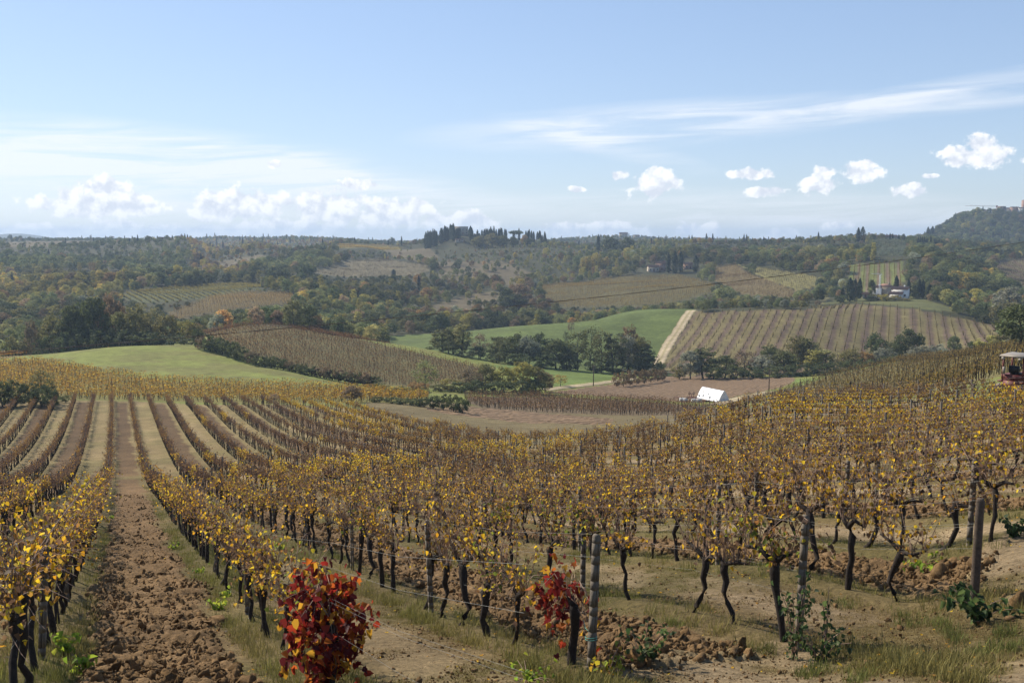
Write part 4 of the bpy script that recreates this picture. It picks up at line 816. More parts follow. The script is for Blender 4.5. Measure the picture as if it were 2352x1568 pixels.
def merged_vine(i, lush, size, hue, extra):
    t, c, S = vine_skeleton(800 + i, lush); r = np.random.default_rng(900 + i); v1 = np.concatenate(t.v); f1 = t.f; v2 = np.concatenate(c.v); f2 = c.f
    v3, f3, cc = leaf_cloud(S, size, LEAFSETS[hue] + LEAFSETS[extra], r, True); n1, n2 = len(v1), len(v1) + len(v2)
    V_ = np.concatenate([v1, v2, v3]); colr = np.concatenate([np.tile((.035, .027, .02), (n1, 1)), np.tile((.22, .145, .10), (len(v2), 1)), cc])
    fs = [np.array(f) for f in f1.values()] + [np.array(f) + n1 for f in f2.values()] + [f + n2 for f in f3]
    return mesh_np('vine', V_, fs, MAT['leaf'], False, {'col': colr})
FARV = [merged_vine(i, l, s, h, e) for i, (l, s, h, e) in enumerate([(6, .088, 'gold', 'brown'), (8, .088, 'gold', 'gold'), (7, .085, 'brown', 'brown'), (7, .085, 'brown', 'gold'), (5, .085, 'brown', 'brown'), (7, .088, 'gold', 'dry'), (4, .09, 'dry', 'dry'), (3, .09, 'dry', 'dry'), (5, .085, 'dry', 'brown')])]
farcoll = variants('vine_stock', FARV)
# concrete post with slots
def post_mesh(h=1.62, seed=0):
    m = MB(); w, d = .072, .066; z = -.35; m.box(-w / 2, w / 2, -d / 2, d / 2, z, .12)
    z = .12; rail = .028
    while z < h - .16:
        m.box(-w / 2, w / 2, -d / 2, d / 2, z, z + .10); z += .10
        top = min(z + .19, h - .10)
        m.box(-w / 2, -w / 2 + rail, -d / 2, d / 2, z, top); m.box(w / 2 - rail, w / 2, -d / 2, d / 2, z, top); z = top
    m.box(-w / 2, w / 2, -d / 2, d / 2, z, h - .04)
    th = np.linspace(0, math.pi, 9); a = [(math.cos(t) * w / 2, -d / 2, h - .04 + math.sin(t) * .04) for t in th]; b = [(x, d / 2, zz) for x, _, zz in a]
    k = len(a); m.add(a + b, [tuple(range(k - 1, -1, -1)), tuple(range(k, 2 * k))] + [(i, i + 1, k + i + 1, k + i) for i in range(k - 1)])
    return m.mesh('post', MAT['concrete'])
POST = post_mesh()
def far_post(h): m = MB(); m.box(-.04, .04, -.035, .035, -.3, h); return m.mesh('post', MAT['concrete'])
FPOST = far_post(1.72)
SIDE = lambda k: ('%s row right of the long ploughed lane' % ordn(k + 1)) if k >= 0 else ('%s row left of the long ploughed lane' % ordn(-k))
ROWAZ0 = math.atan2(ROWU[1], ROWU[0])
def build_vineyard():
    rows = []
    for k in range(-30, 40):
        p = P0 + PITCH * k; t0 = (near_y(k) - p * ROWN[1]) / ROWU[1] + .35
        ts = np.arange(t0, 260, 1.02); jit = rng.normal(0, .07, len(ts)); ts = ts + jit
        x = p * ROWN[0] + ts * ROWU[0]; y = p * ROWN[1] + ts * ROWU[1]; far = np.interp(1176 + FPX * x / np.maximum(y, 1), FAR_PX, FAR_Y)
        pxh = FPX * np.abs(x) / np.maximum(y, 1)
        m = (y < far) & (y > 3) & (pxh < 1176 * 1.22 + 2500 / np.maximum(y, 1))
        m &= ~((k == 0) & (y < 14.6)) ; m &= ~((k == 1) & (y < 12.4)); m &= ~((k == 3) & (y < 14.0))
        m &= rng.random(len(ts)) > (.06 if k < 1 else .16)
        rows.append(np.stack([x[m], y[m], np.full(m.sum(), k), ts[m]], -1))
    A = np.concatenate(rows); x, y, k = A[:, 0], A[:, 1], A[:, 2].astype(int); z = H(x, y) + .03; px, py = project(x, y, z)
    rr = np.hypot(x, y); vis = (px > -40) & (px < 2392) & (py < 1568 + 250)
    order = np.argsort(np.where(vis, rr, 1e9))[:298]; one = np.zeros(len(x), bool); one[order] = True
    # broad patches of leafier and barer vines
    pat = fbm(x / 7, y / 7, 3, 91)
    cnt = {}
    for i in sorted(order, key=lambda q: rr[q]):
        kk = int(k[i]); cnt[kk] = cnt.get(kk, 0) + 1; hue = 'gold' if pat[i] > (.56 if kk == -1 and y[i] < 13 else .49) else 'brown'
        if kk in (1, 2) and rng.random() < .45 and y[i] < 22: hue = 'lime'
        if 30 < y[i] < 70 and kk >= 6: hue = 'gold' if pat[i] > .40 else 'brown'
        ch = [j for j in range(len(VINE)) if VINE[j][3] == hue]
        if kk == -1 and y[i] < 14: hue = 'gold'; ch = [8, 1, 12]
        v = VINE[ch[int(rng.integers(len(ch)))]]
        desc = dict(gold='yellow-leaved', brown='brown-leaved', lime='green-leaved')[hue]
        e = empty('grapevine', (x[i], y[i], z[i]), ROWAZ0 + (math.pi if rng.random() < .5 else 0) + rng.normal(0, .12), '%s vine, %s from near end, %s' % (desc, ordn(cnt[kk]), SIDE(kk)), 'grapevine', 'vines of the foreground vineyard')
        s = rng.uniform(.92, 1.10); e.scale = (s * 1.1, s * 1.1, s * rng.uniform(1.0, 1.2))
        obj('trunk', v[0], e); obj('canes', v[1], e); f = obj('foliage', v[2], e); f['kind'] = 'stuff'
    r = ~one; n = len(x); rot = np.zeros((n, 3)); rot[:, 2] = ROWAZ0 + rng.choice([0, math.pi], n) + rng.normal(0, .12, n); s = rng.uniform(.9, 1.1, n) * 1.02; scl = np.stack([s, s, s], -1)
    pat2 = fbm(x / 10 + 5, y / 10, 3, 93); right = (k >= 8)
    gold = np.where(right, pat2 > .46, np.where(y < 45, pat2 > .52, pat2 > .66)); idx = np.where(gold, rng.choice([0, 1, 5], n), rng.choice([2, 3, 4, 6], n))
    dk = (~right) & (y > 55); idx = np.where(dk & ~gold, rng.choice([6, 7, 8], n), idx); idx = np.where((k < 3) & (y > 95), rng.choice([6, 7, 8, 4], n), idx)
    scatter('vine_rows', farcoll, np.stack([x, y, z], -1)[r], rot[r], scl[r], idx[r], np.ones((r.sum(), 3)), label='rows of vines carrying on down the foreground slope', cat='vines')
    # posts
    P = []
    for kk in range(-14, 34):
        p = P0 + PITCH * kk; t0 = (near_y(kk) - p * ROWN[1]) / ROWU[1]
        off = {1: 0.0, 2: 0.0, 3: 0.0, 0: 12.4, -1: 3.2}.get(kk, rng.uniform(0, 2.5) if kk > 3 else rng.uniform(0, 4))
        for ts in np.arange(t0 + off, 220, 6.1):
            X = p * ROWN[0] + ts * ROWU[0]; Y = p * ROWN[1] + ts * ROWU[1]; far = np.interp(1176 + FPX * X / max(Y, 1), FAR_PX, FAR_Y)
            if Y < 4 or Y > far or FPX * abs(X) / Y > 1176 * 1.2 + 2000 / Y: continue
            P.append((X, Y, kk))
    P = np.array(P); pz = H(P[:, 0], P[:, 1]); ppx, ppy = project(P[:, 0], P[:, 1], pz); pr = np.hypot(P[:, 0], P[:, 1]); ov = (ppx > -20) & (ppx < 2372)
    order = np.argsort(np.where(ov, pr, 1e9)); cnt = {}; rest = []
    for c, i in enumerate(order):
        X, Y, kk = P[i]; kk = int(kk)
        if c < 290 and ov[i]:
            cnt[kk] = cnt.get(kk, 0) + 1
            if kk == 3 and cnt[kk] == 1: continue        # the wooden end post is built apart
            o = obj('vine_post', POST if pr[i] < 45 else FPOST, None, (X, Y, pz[i])); o.rotation_euler = (rng.normal(0, .03), rng.normal(0, .03), ROWAZ0 + math.pi / 2 + rng.normal(0, .15)); o.scale = (1, 1, rng.uniform(.93, 1.07))
            tag(o, 'slotted concrete post, %s from near end, %s' % (ordn(cnt[kk]), SIDE(kk)), 'post', 'posts of the foreground vineyard')
        else: rest.append(i)
    pc = variants('vine_post_stock', [FPOST]); rest = np.array(rest); n = len(rest); rot = rng.normal(0, .04, (n, 3)); rot[:, 2] = ROWAZ0
    scatter('distant_posts', pc, np.stack([P[rest, 0], P[rest, 1], pz[rest]], -1), rot, np.ones((n, 3)), np.zeros(n), np.ones((n, 3)), label='small concrete posts standing in the farther vine rows', cat='posts')
    # wires
    for kk in range(-6, 24):
        p = P0 + PITCH * kk; t0 = (near_y(kk) - p * ROWN[1]) / ROWU[1]; tt = np.arange(t0, t0 + (95 if kk < 12 else 70), 2.45); X = p * ROWN[0] + tt * ROWU[0]; Y = p * ROWN[1] + tt * ROWU[1]
        far = np.interp(1176 + FPX * X / np.maximum(Y, 1), FAR_PX, FAR_Y); m = (Y > 4) & (Y < far) & (FPX * np.abs(X) / np.maximum(Y, 1) < 1500 + 2000 / np.maximum(Y, 1)); X, Y = X[m], Y[m]
        if len(X) < 3: continue
        Z = H(X, Y); e = empty('trellis_wires', (X[0], Y[0], Z[0]), 0, 'thin steel trellis wires along the %s' % SIDE(kk), 'wire', 'trellis wires')
        for hgt in (.72, 1.02, 1.06, 1.38, 1.64):
            sag = np.where(np.arange(len(X)) % 2 == 1, -.012, 0); b = MB(); b.tube(np.stack([X - X[0], Y - Y[0], Z + hgt + sag - Z[0]], -1), (.0010 + .000018 * Y), 3, cap=False); b.obj('wire', MAT['wire'], e)
build_vineyard()
# hillside vineyards: rows of small vines, one object each
def hedge_vine(i, cols, nleaf, hgt=1.55, bare=0):
    r = np.random.default_rng(1200 + i); m = MB()
    for s in (-.5, .5): m.tube([(s, 0, -.1), (s + r.normal(0, .04), 0, .4), (s + r.normal(0, .06), 0, .85)], [.05, .04, .035], 4)
    m.box(-.78, -.72, -.03, .03, -.1, 1.7) if i % 2 == 0 else None
    c = np.stack([r.uniform(-.85, .85, nleaf), r.normal(0, .13, nleaf), r.uniform(.6, hgt, nleaf)], -1); q = r.normal(size=(nleaf, 3)); q /= np.linalg.norm(q, axis=1)[:, None]
    v3, f3 = quads_at(c, q, .13, r); v1 = np.concatenate(m.v); cc = np.array(cols)[r.integers(0, len(cols), nleaf)] * r.uniform(.7, 1.3, (nleaf, 1))
    return mesh_np('vine', np.concatenate([v1, v3]), [np.array(f) for f in m.f.values()] + [f3 + len(v1)], MAT['leaf'], False, {'col': np.concatenate([np.tile((.04, .03, .022), (len(v1), 1)), np.repeat(cc, 4, 0)])})
VC = dict(F1=[(.42, .26, .035), (.34, .18, .03), (.24, .13, .035), (.46, .31, .04), (.2, .12, .04)], F14=[(.40, .20, .035), (.3, .15, .03), (.2, .11, .035)], F2=[(.24, .11, .04), (.18, .085, .04), (.26, .14, .04), (.12, .07, .035)], F3=[(.17, .095, .05), (.13, .075, .045), (.21, .13, .05)],
          F4=[(.20, .13, .04), (.15, .10, .04), (.26, .18, .04), (.12, .10, .035)], F5=[(.20, .16, .045), (.16, .11, .045), (.12, .10, .04)], F6=[(.34, .23, .05), (.28, .19, .05), (.22, .16, .045)], F7a=[(.22, .14, .045), (.16, .10, .045)], F7b=[(.06, .06, .028), (.08, .07, .03)],
          F8=[(.26, .17, .04), (.16, .13, .045)], F9=[(.34, .27, .06), (.26, .22, .055)], F10=[(.36, .24, .07), (.28, .18, .06)], F11=[(.13, .115, .06), (.15, .12, .055)], F12=[(.08, .07, .035), (.10, .085, .04)], F15=[(.28, .19, .05), (.2, .14, .05)], F16=[(.40, .28, .05), (.3, .2, .05)])
VLAB = dict(F1='yellow autumn vineyard spread below the left meadow', F14='orange vine row along the left meadow crest', F2='red-brown vineyard on the middle hill beside the hedge', F3='dark brown vineyard on the valley floor before the white tunnel', F4='olive-brown vineyard on the slope at right behind the posts', F5='sparse vines of the striped vineyard below the farmhouse',
            F6='yellow-brown vineyard on the slope below the stone house', F7a='brown vineyard left of the curved rows on the right hill', F7b='vineyard with curved rows left of the farmhouse', F8='steep vineyard rising directly behind the farmhouse', F9='upper of the two small vineyards on the left hills', F10='lower of the two small vineyards on the left hills',
            F11='pale fallow vineyard on the slope left of the castle ridge', F12='vineyard rows on the far slope at the right edge', F15='narrow vineyard strip at the edge of the left woods', F16='bright yellow vineyard strip on the crest left of the castle')
def build_hill_vineyards():
    for n, (fn, (poly, y0, y1)) in enumerate(F.items()):
        az = R(ROWAZ[fn]); u = np.array([math.sin(az), math.cos(az)]); nn = np.array([math.cos(az), -math.sin(az)])
        pc = np.array(poly, float); xs = (pc[:, 0] - 1176) / FPX; cx = np.array([(xs.min() + xs.max()) / 2 * (y0 + y1) / 2, (y0 + y1) / 2])
        half = max((xs.max() - xs.min()) * y1, y1 - y0) * .75 + 10; sp = 2.9 if fn in ('F5', 'F8') else 3.6 if fn in ('F6', 'F7b', 'F9', 'F10', 'F12', 'F7a') else 2.7; step = 1.7
        c0 = round((cx @ nn) / sp) * sp
        ku = np.arange(-half, half, step); kn = np.arange(-half, half, sp); A, B = np.meshgrid(ku, kn); A = A + rng.normal(0, .12, A.shape)
        X = (A.ravel() * u[0] + (B.ravel() + c0) * nn[0] + (cx @ u) * u[0]); Y = (A.ravel() * u[1] + (B.ravel() + c0) * nn[1] + (cx @ u) * u[1])
        ok = Y > 60; X, Y = X[ok], Y[ok]; Z = H(X, Y); code, names, px, py = landuse(X, Y, Z); m = code == names.index(fn)
        if fn == 'F4':
            far = np.interp(1176 + FPX * X / Y, FAR_PX, FAR_Y); m &= Y > far + 6
        m &= rng.random(len(X)) < dict(F5=.60, F11=.5, F8=.8).get(fn, .94)
        X, Y, Z = X[m], Y[m], Z[m]; k = len(X)
        if k == 0: continue
        nl = dict(F1=60, F14=60, F2=34, F3=40, F4=26, F5=20, F11=14, F8=30).get(fn, 36)
        coll = variants('hill_vine_%s' % VLAB[fn].split()[0], [hedge_vine(n * 7 + j, VC[fn], nl, 1.3 if fn in ('F5', 'F11') else 1.6) for j in range(4)])
        rot = np.zeros((k, 3)); rot[:, 2] = math.pi / 2 - az + rng.normal(0, .06, k); s = rng.uniform(.85, 1.12, (k, 1))
        scatter('hillside_vineyard', coll, np.stack([X, Y, Z], -1), rot, np.repeat(s, 3, 1), rng.integers(0, 4, k), np.ones((k, 3)), label=VLAB[fn], cat='vineyard')
build_hill_vineyards()

# ------------------------------------------------------------------ foreground specials
def hit(px, py, y0=4.0, y1=400.0):
    """ground point seen at picture position"""
    a, s = ray(px, py); Y = np.geomspace(y0, y1, 4000); z = H(a * Y, Y) - CZ; d = s * Y - z; i = np.argmax(d <= 0); return float(a * Y[i]), float(Y[i])
def on_row(k, Y): 
    p = P0 + PITCH * k; t = (Y - p * ROWN[1]) / ROWU[1]; return p * ROWN[0] + t * ROWU[0], Y
def red_leaf(i):
    o, f = leaf_pts(False); r = np.random.default_rng(60 + i); z = np.abs(o[:, 0]) * r.uniform(.2, .7) - o[:, 1] ** 2 * r.uniform(.1, .5)
    v = np.column_stack([o, z]); fs = {}
    for q in f: fs.setdefault(len(q), []).append(q)
    return mesh_np('leaf', v, [np.array(a) for a in fs.values()], MAT['leaf'], False, {'col': np.tile(LEAFSETS['red'][i % 7], (len(v), 1))})
REDLEAF = [red_leaf(i) for i in range(14)]
def red_vine(x, y, sites, nleaf, size, label, seed, lean):
    r = np.random.default_rng(seed); z = float(H(x, y)); e = empty('red_grapevine', (x, y, z), ROWAZ0, label, 'grapevine', 'vines of the foreground vineyard'); t = MB()
    zz = np.linspace(-.1, .8, 8); w = np.column_stack([.06 * np.sin(zz * 5) + lean * zz, .03 * np.cos(zz * 7)]); t.tube(np.column_stack([w, zz]), np.array([.075, .062, .052, .05, .048, .052, .06, .05]), 9)
    t.tube([(w[-1, 0], w[-1, 1], .78), (w[-1, 0] + .2, 0, .86), (w[-1, 0] + .5, .02, .82)], [.045, .032, .018], 7); t.obj('trunk', MAT['bark'], e, True)
    c = MB(); S = np.asarray(sites)
    for i in range(22):
        q = S[r.integers(len(S))]; b = np.array([r.uniform(-.1, .5), 0, .82]); m = (b + q) / 2 + np.array([0, 0, .25]); c.tube([b, m, q], [.007, .005, .003], 3, cap=False)
    c.obj('canes', MAT['cane'], e)
    k = min(nleaf, len(S)); pick = r.permutation(len(S))
    for j in range(k):
        l = obj('leaf', REDLEAF[int(r.integers(14))], e, S[pick[j]]); s = size * r.uniform(.65, 1.25); l.scale = (s, s, s); l.rotation_euler = (r.normal(-1.0, .6), r.normal(0, .6), r.random() * 6.28)
    rest = S[pick[k:]]
    if len(rest):
        f = obj('foliage', leaf_mesh(rest, size, LEAFSETS['red'] + [(.08, .012, .016), (.12, .02, .02), (.45, .20, .03), (.40, .09, .02)], r, True), e); f['kind'] = 'stuff'
    return e
r = np.random.default_rng(77); n = 1050
q = r.normal(size=(n, 3)); q /= np.linalg.norm(q, axis=1)[:, None]; q *= (r.uniform(.35, 1.0, n) ** .5)[:, None]
S = q * np.array([.52, .42, .62]) * (1 + .28 * np.sin(q[:, :1] * 7 + q[:, 2:] * 6 + q[:, 1:2] * 5)) + np.array([.18, 0.02, .68]); S = S[S[:, 2] > .02]
xr, yr = on_row(0, 9.75); red_vine(xr, yr, S, 290, .088, 'big vine thickly covered in dark red leaves at the front', 5, -.05)
r = np.random.default_rng(78); S = np.concatenate([r.normal((.42, 0, .72), (.17, .14, .22), (130, 3)), r.normal((-.30, -.1, .62), (.05, .05, .26), (20, 3)), r.normal((.1, -.02, .95), (.22, .08, .06), (22, 3))]); S = S[S[:, 2] > .05]
xr, yr = on_row(1, 11.15); red_vine(xr, yr, S, 172, .095, 'sparse red-leaved vine beside the nearest concrete end post', 6, .02)
# yellow-leaved vines that flank the red ones
for (k, Y, v, lb) in [(0, 14.2, 8, 'leafy yellow vine right behind the big red vine'), (0, 12.9, 1, 'yellow vine half hidden by the big red vine'), (0, 11.6, 5, 'green-tinged vine touching the big red vine from behind')]:
    x, y = on_row(k, Y); e = empty('grapevine', (x, y, float(H(x, y))), ROWAZ0, lb, 'grapevine', 'vines of the foreground vineyard'); obj('trunk', VINE[v][0], e); obj('canes', VINE[v][1], e); f = obj('foliage', VINE[v][2], e); f['kind'] = 'stuff'
# wooden end post of the third row
x, y = on_row(3, 13.0); m = MB(); zz = np.array([-.4, 0, .5, 1.0, 1.36, 1.40]); m.tube(np.column_stack([zz * .02, zz * .012, zz]), [.062, .06, .058, .055, .055, .045], 9); o = m.obj('wooden_post', MAT['woodpost'], None, True, (x, y, float(H(x, y)))); tag(o, 'weathered dark wooden end post standing in weeds at right', 'post')
# twine round the near post
x, y = on_row(1, 10.75); z = float(H(x, y)); a = np.linspace(0, 4 * math.pi, 40); m = MB(); m.tube(np.column_stack([.062 * np.cos(a) * 1.05, .058 * np.sin(a) * 1.05, .42 + a * .004]), .004, 4); m.tube([(0.06, 0, .44), (-.05, .20, .48), (-.06, .34, .52)], .004, 4); o = m.obj('twine', MAT['twine'], None, False, (x, y, z)); tag(o, 'green twine tied round the nearest concrete end post', 'twine')
# weeds and shoots
def weed(name, px, py, n, size, spread, hgt, pal, label, cat='weed', stems=0, group=None, droop=.2):
    x, y = hit(px, py); r = np.random.default_rng(int(px * 7 + py)); e = empty(name, (x, y, float(H(x, y))), 0, label, cat, group); m = MB(); S = []
    for i in range(max(stems, 6)):
        a = r.random() * 6.28; d = spread * r.uniform(.3, 1); t = np.array([math.cos(a) * d, math.sin(a) * d, hgt * r.uniform(.5, 1)]); mid = t * .5 + np.array([0, 0, hgt * .2]); m.tube([(0, 0, -.02), mid, t], [.006, .005, .003], 4, cap=False)
        u = r.random((n // max(stems, 6) + 1, 1)); S.append((1 - u) ** 2 * 0 + 2 * u * (1 - u) * mid + u * u * t + r.normal(0, .035, (len(u), 3)))
    m.obj('stem', MAT['cane'], e); S = np.concatenate(S); S[:, 2] = np.abs(S[:, 2]) + .01; f = obj('foliage', leaf_mesh(S, size, LEAFSETS[pal], r, True, droop), e); f['kind'] = 'stuff'; return e
for i, (px, py, sc_) in enumerate([(150, 1512, 1.3), (500, 1402, 1.0), (462, 1318, .9), (75, 1255, 1.2), (400, 1262, .8), (640, 1262, .7), (255, 1192, .7), (520, 1375, .7), (190, 1545, .9)]):
    weed('vine_shoot', px, py, int(46 * sc_), .085, .26 * sc_, .26 * sc_, 'green', 'bright green low shoots, %s nearest of those beside the ploughed lane' % ordn([2, 4, 6, 7, 8, 9, 10, 5, 1][i]) if i != 8 else 'bright green low shoots, nearest of those beside the ploughed lane', 'shoots', group='green shoots beside the lane')
weed('climbing_shrub', 1822, 1515, 150, .06, .22, 1.05, 'dkgreen', 'dark green climbing shrub round the second end post', 'shrub', 9)
weed('climbing_shrub', 1880, 1520, 120, .065, .42, .48, 'dkgreen', 'dark bushy weed right of the second end post', 'shrub', 9); weed('tall_weed', 1895, 1500, 26, .07, .10, .85, 'dkgreen', 'single tall dark weed stem right of the second end post', 'weed', 2)
weed('leafy_weed', 2245, 1425, 130, .10, .50, .38, 'dkgreen', 'leafy green weed at the foot of the wooden post', 'weed', 10); weed('leafy_weed', 2120, 1305, 90, .09, .75, .20, 'green', 'low green leaves behind the wooden post to its left', 'weed', 9)
weed('leafy_weed', 2330, 1235, 80, .09, .45, .35, 'dkgreen', 'green weed at the right edge behind the wooden post', 'weed', 8); weed('leafy_weed', 1480, 1530, 110, .07, .35, .5, 'dkgreen', 'thin dark weed right of the nearest end post', 'weed', 8); weed('leafy_weed', 1395, 1555, 70, .06, .3, .35, 'lime', 'low yellow-green weed at the foot of the nearest end post', 'weed', 7)
weed('leafy_weed', 1210, 1560, 70, .06, .5, .12, 'green', 'low green weeds at the bottom edge left of the nearest post', 'weed', 8)

def dirt_track(pts, w, y0, y1):
    P = np.array([hit(a, b, y0, y1) for a, b in pts]); seg = np.r_[0, np.cumsum(np.hypot(*np.diff(P, axis=0).T))]; d = np.arange(0, seg[-1], 1.2); X = np.interp(d, seg, P[:, 0]); Y = np.interp(d, seg, P[:, 1])
    for _ in range(12): X[1:-1] = (X[:-2] + X[2:]) / 2; Y[1:-1] = (Y[:-2] + Y[2:]) / 2
    tx, ty = np.gradient(X), np.gradient(Y); l = np.hypot(tx, ty); nx, ny = -ty / l, tx / l; u = np.array([-.5, -.38, -.25, -.1, 0, .1, .25, .38, .5]); wob = 1 + .22 * (fbm(d / 3, d * 0 + 3, 3, 8) - .5)[:, None] * 2
    VX = X[:, None] + nx[:, None] * u * w * wob; VY = Y[:, None] + ny[:, None] * u * w * wob; rut = np.array([-.05, .06, .02, .10, .12, .10, .02, .06, -.05]); VZ = H(VX, VY) + .10 + rut[None]
    n, k = VX.shape; i = np.arange(n * k).reshape(n, k); q = np.stack([i[:-1, :-1], i[1:, :-1], i[1:, 1:], i[:-1, 1:]], -1).reshape(-1, 4)
    cl = np.array([(.20, .17, .08), (.33, .27, .17), (.40, .32, .215), (.33, .27, .16), (.26, .22, .11), (.33, .27, .16), (.40, .32, .215), (.33, .27, .17), (.20, .17, .08)]); C = np.tile(cl[None], (n, 1, 1)) * (0.8 + .4 * fbm(VX / 2, VY / 2, 3, 5))[..., None]
    o = obj('dirt_track', mesh_np('dirt_track', np.stack([VX, VY, VZ], -1).reshape(-1, 3), q, MAT['ground'], True, {'land': C.reshape(-1, 3), 'soil': np.zeros(n * k)})); o['kind'] = 'structure'
dirt_track([(1588, 713), (1572, 735), (1553, 765), (1535, 790), (1522, 815), (1510, 838)], 4.6, 310, 475)
dirt_track([(1250, 896), (1300, 889), (1350, 884), (1390, 879), (1425, 874), (1460, 869)], 3.4, 215, 320)
dirt_track([(1640, 930), (1670, 922), (1700, 915), (1735, 906), (1770, 900)], 4.0, 190, 262)
# clods, grass and litter --------------------------------------------------
def ico(seed):
    import bmesh
    bm = bmesh.new(); bmesh.ops.create_icosphere(bm, subdivisions=1 if seed % 2 else 2, radius=1.0); r = np.random.default_rng(seed); v = np.array([p.co for p in bm.verts]); f = np.array([[q.index for q in p.verts] for p in bm.faces]); bm.free()
    k = r.normal(size=(7, 3)); k /= np.linalg.norm(k, axis=1)[:, None]; d = v @ k.T; s = 1 + .34 * np.sin(d * 5 + r.random(7) * 6).sum(1) / 2.2 + r.normal(0, .17, len(v))
    cut = np.minimum(1, .62 / np.maximum(.2, (v @ k[:6].T).max(1))); v = v * (s * cut)[:, None] * np.array([1, .85, .7]); return mesh_np('clod', v, f, MAT['clod'], False)
CLOD = [ico(i) for i in range(6)]; clodcoll = variants('clod_stock', CLOD)
def in_lane(x, y):
    p, k, t, far, n0 = f0_info(x, y); e = (fbm(x * .35, y * .35, 4, 3) - .5) * .34
    return (k % 2 == 1) & (y > n0) & (y < far - 3) & (t + e > .19) & (t + e < .81), k, t, n0
def polar(n, r0, r1, a0=-33, a1=33, pw=1.0):
    a = np.radians(rng.uniform(a0, a1, n)); r = np.exp(rng.uniform(math.log(r0), math.log(r1), n)); return r * np.sin(a), r * np.cos(a), r
def ground_z(x, y): return H(x, y)
x, y, rr = polar(120000, 7.5, 70); m, k, t, n0 = in_lane(x, y); x, y, rr, k = x[m], y[m], rr[m], k[m]; n = len(x)
s = np.exp(rng.normal(-4.35, .78, n)) * (1 + .012 * rr) * np.where(k >= 1, 1.35, 1.0); s = np.clip(s, .006, .085)
scatter('soil_clods', clodcoll, np.stack([x, y, H(x, y) + .045 + rng.uniform(-.02, .035, n) + s * .1], -1), rng.uniform(0, 6.28, (n, 3)), np.repeat(s[:, None], 3, 1) * rng.uniform(.45, 1.4, (n, 3)), rng.integers(0, 6, n), np.ones((n, 3)) * rng.uniform(.65, 1.4, (n, 1)), label='loose brown soil clods turned up in the ploughed lanes', cat='soil')
for i, (px, py, s, lb) in enumerate([(498, 1432, .17, 'single large clod on the right edge of the ploughed lane'), (445, 1355, .14, 'dark clod heaped at the right side of the ploughed lane'), (2165, 1330, .20, 'big pale clod right of the wooden post row, uppermost'), (2125, 1345, .15, 'rounded clod left of the wooden post'), (2340, 1395, .13, 'largest earth lump at the right edge'), (2316, 1425, .10, 'earth lump just left of the largest one at the right edge'), (1560, 1480, .15, 'pale clod in the rough soil between the two end posts'), (1010, 1330, .16, 'clod behind the vines left of the nearest end post')]):
    x, y = hit(px, py); o = obj('clod', CLOD[i % 6], None, (x, y, float(H(x, y)) + s * .25)); o.scale = (s, s * .9, s * .8); o.rotation_euler = (i, i * 2, i * 3); o['tint'] = [1.0, 1.0, 1.0]; tag(o, lb, 'clod')
def tuft(seed, n, h, spread, w):
    r = np.random.default_rng(seed); a = r.random(n) * 6.28; b = r.random(n) ** .5 * spread; base = np.stack([np.cos(a) * b, np.sin(a) * b, np.full(n, -.01)], -1); d = r.random(n) * 6.28; L = h * r.uniform(.4, 1.1, n)
    lean = r.uniform(.1, .8, n); tip = base + np.stack([np.cos(d) * L * lean, np.sin(d) * L * lean, L], -1); mid = base + (tip - base) * .55 + np.array([0, 0, 1]) * (L * .14)[:, None]; s = np.stack([-np.sin(d), np.cos(d), 0 * d], -1) * w
    v = np.stack([base - s, base + s, mid + s * .7, mid - s * .7, tip], 1).reshape(-1, 3); i = np.arange(n)[:, None] * 5
    c = np.repeat(r.uniform(.6, 1.4, n), 5)
    return mesh_np('tuft', v, [i + np.array([[0, 1, 2, 3]]), i + np.array([[3, 2, 4]])], MAT['tuft'], False, {'var': np.stack([c, c, c * r.uniform(.8, 1.0)], -1)})
tc_ = variants('grass_stock', [tuft(i, 30, .045, .10, .0030) for i in range(3)] + [tuft(9 + i, 40, .15, .14, .0035) for i in range(2)])
x, y, rr = polar(130000, 8, 80); m, k, t, n0 = in_lane(x, y); far = np.interp(1176 + FPX * x / y, FAR_PX, FAR_Y); g = ~m & (y < far + 8)
bare = fbm(x * .35, y * .35, 4, 3) * .7 + .3 * fbm(x * 1.7, y * 1.7, 3, 11); lanemid = np.minimum(t, 1 - t)
hdl = (k >= 1) & (y < n0); g &= ~(hdl & (bare > .47)); g &= rng.random(len(x)) < np.where(k >= 1, .38, .9) * np.clip(1.25 - sm(bare, .42, .60) * 1.1 * np.where(lanemid > .18, 1, .4), .06, 1); x, y, rr, t, k = x[g], y[g], rr[g], t[g], k[g]; n = len(x); lanemid = np.minimum(t, 1 - t)
gm = sm(fbm(x * .22 + 50, y * .22, 4, 31), .38, .62)[:, None]; dry = np.array((.27, .20, .085)); grn = np.array((.175, .160, .048)); ti = (dry * (1 - gm) + grn * gm) * rng.uniform(.6, 1.15, (n, 1)); under = lanemid < .16
ti[under] = ti[under] * .6 + np.array((.18, .19, .055)) * .4
idx = np.where(under & (rng.random(n) < .14), rng.integers(3, 5, n), rng.integers(0, 3, n)); s = rng.uniform(.6, 1.25, n) * (1 + .006 * rr); s = np.where(under, s * 1.1, s * rng.uniform(.35, .8, n))
rot = np.zeros((n, 3)); rot[:, 2] = rng.random(n) * 6.28; scatter('grass', tc_, np.stack([x, y, H(x, y) - .01], -1), rot, np.repeat(s[:, None], 3, 1), idx, ti, label='dry yellow-green grass between the vine rows', cat='grass')
lit = []
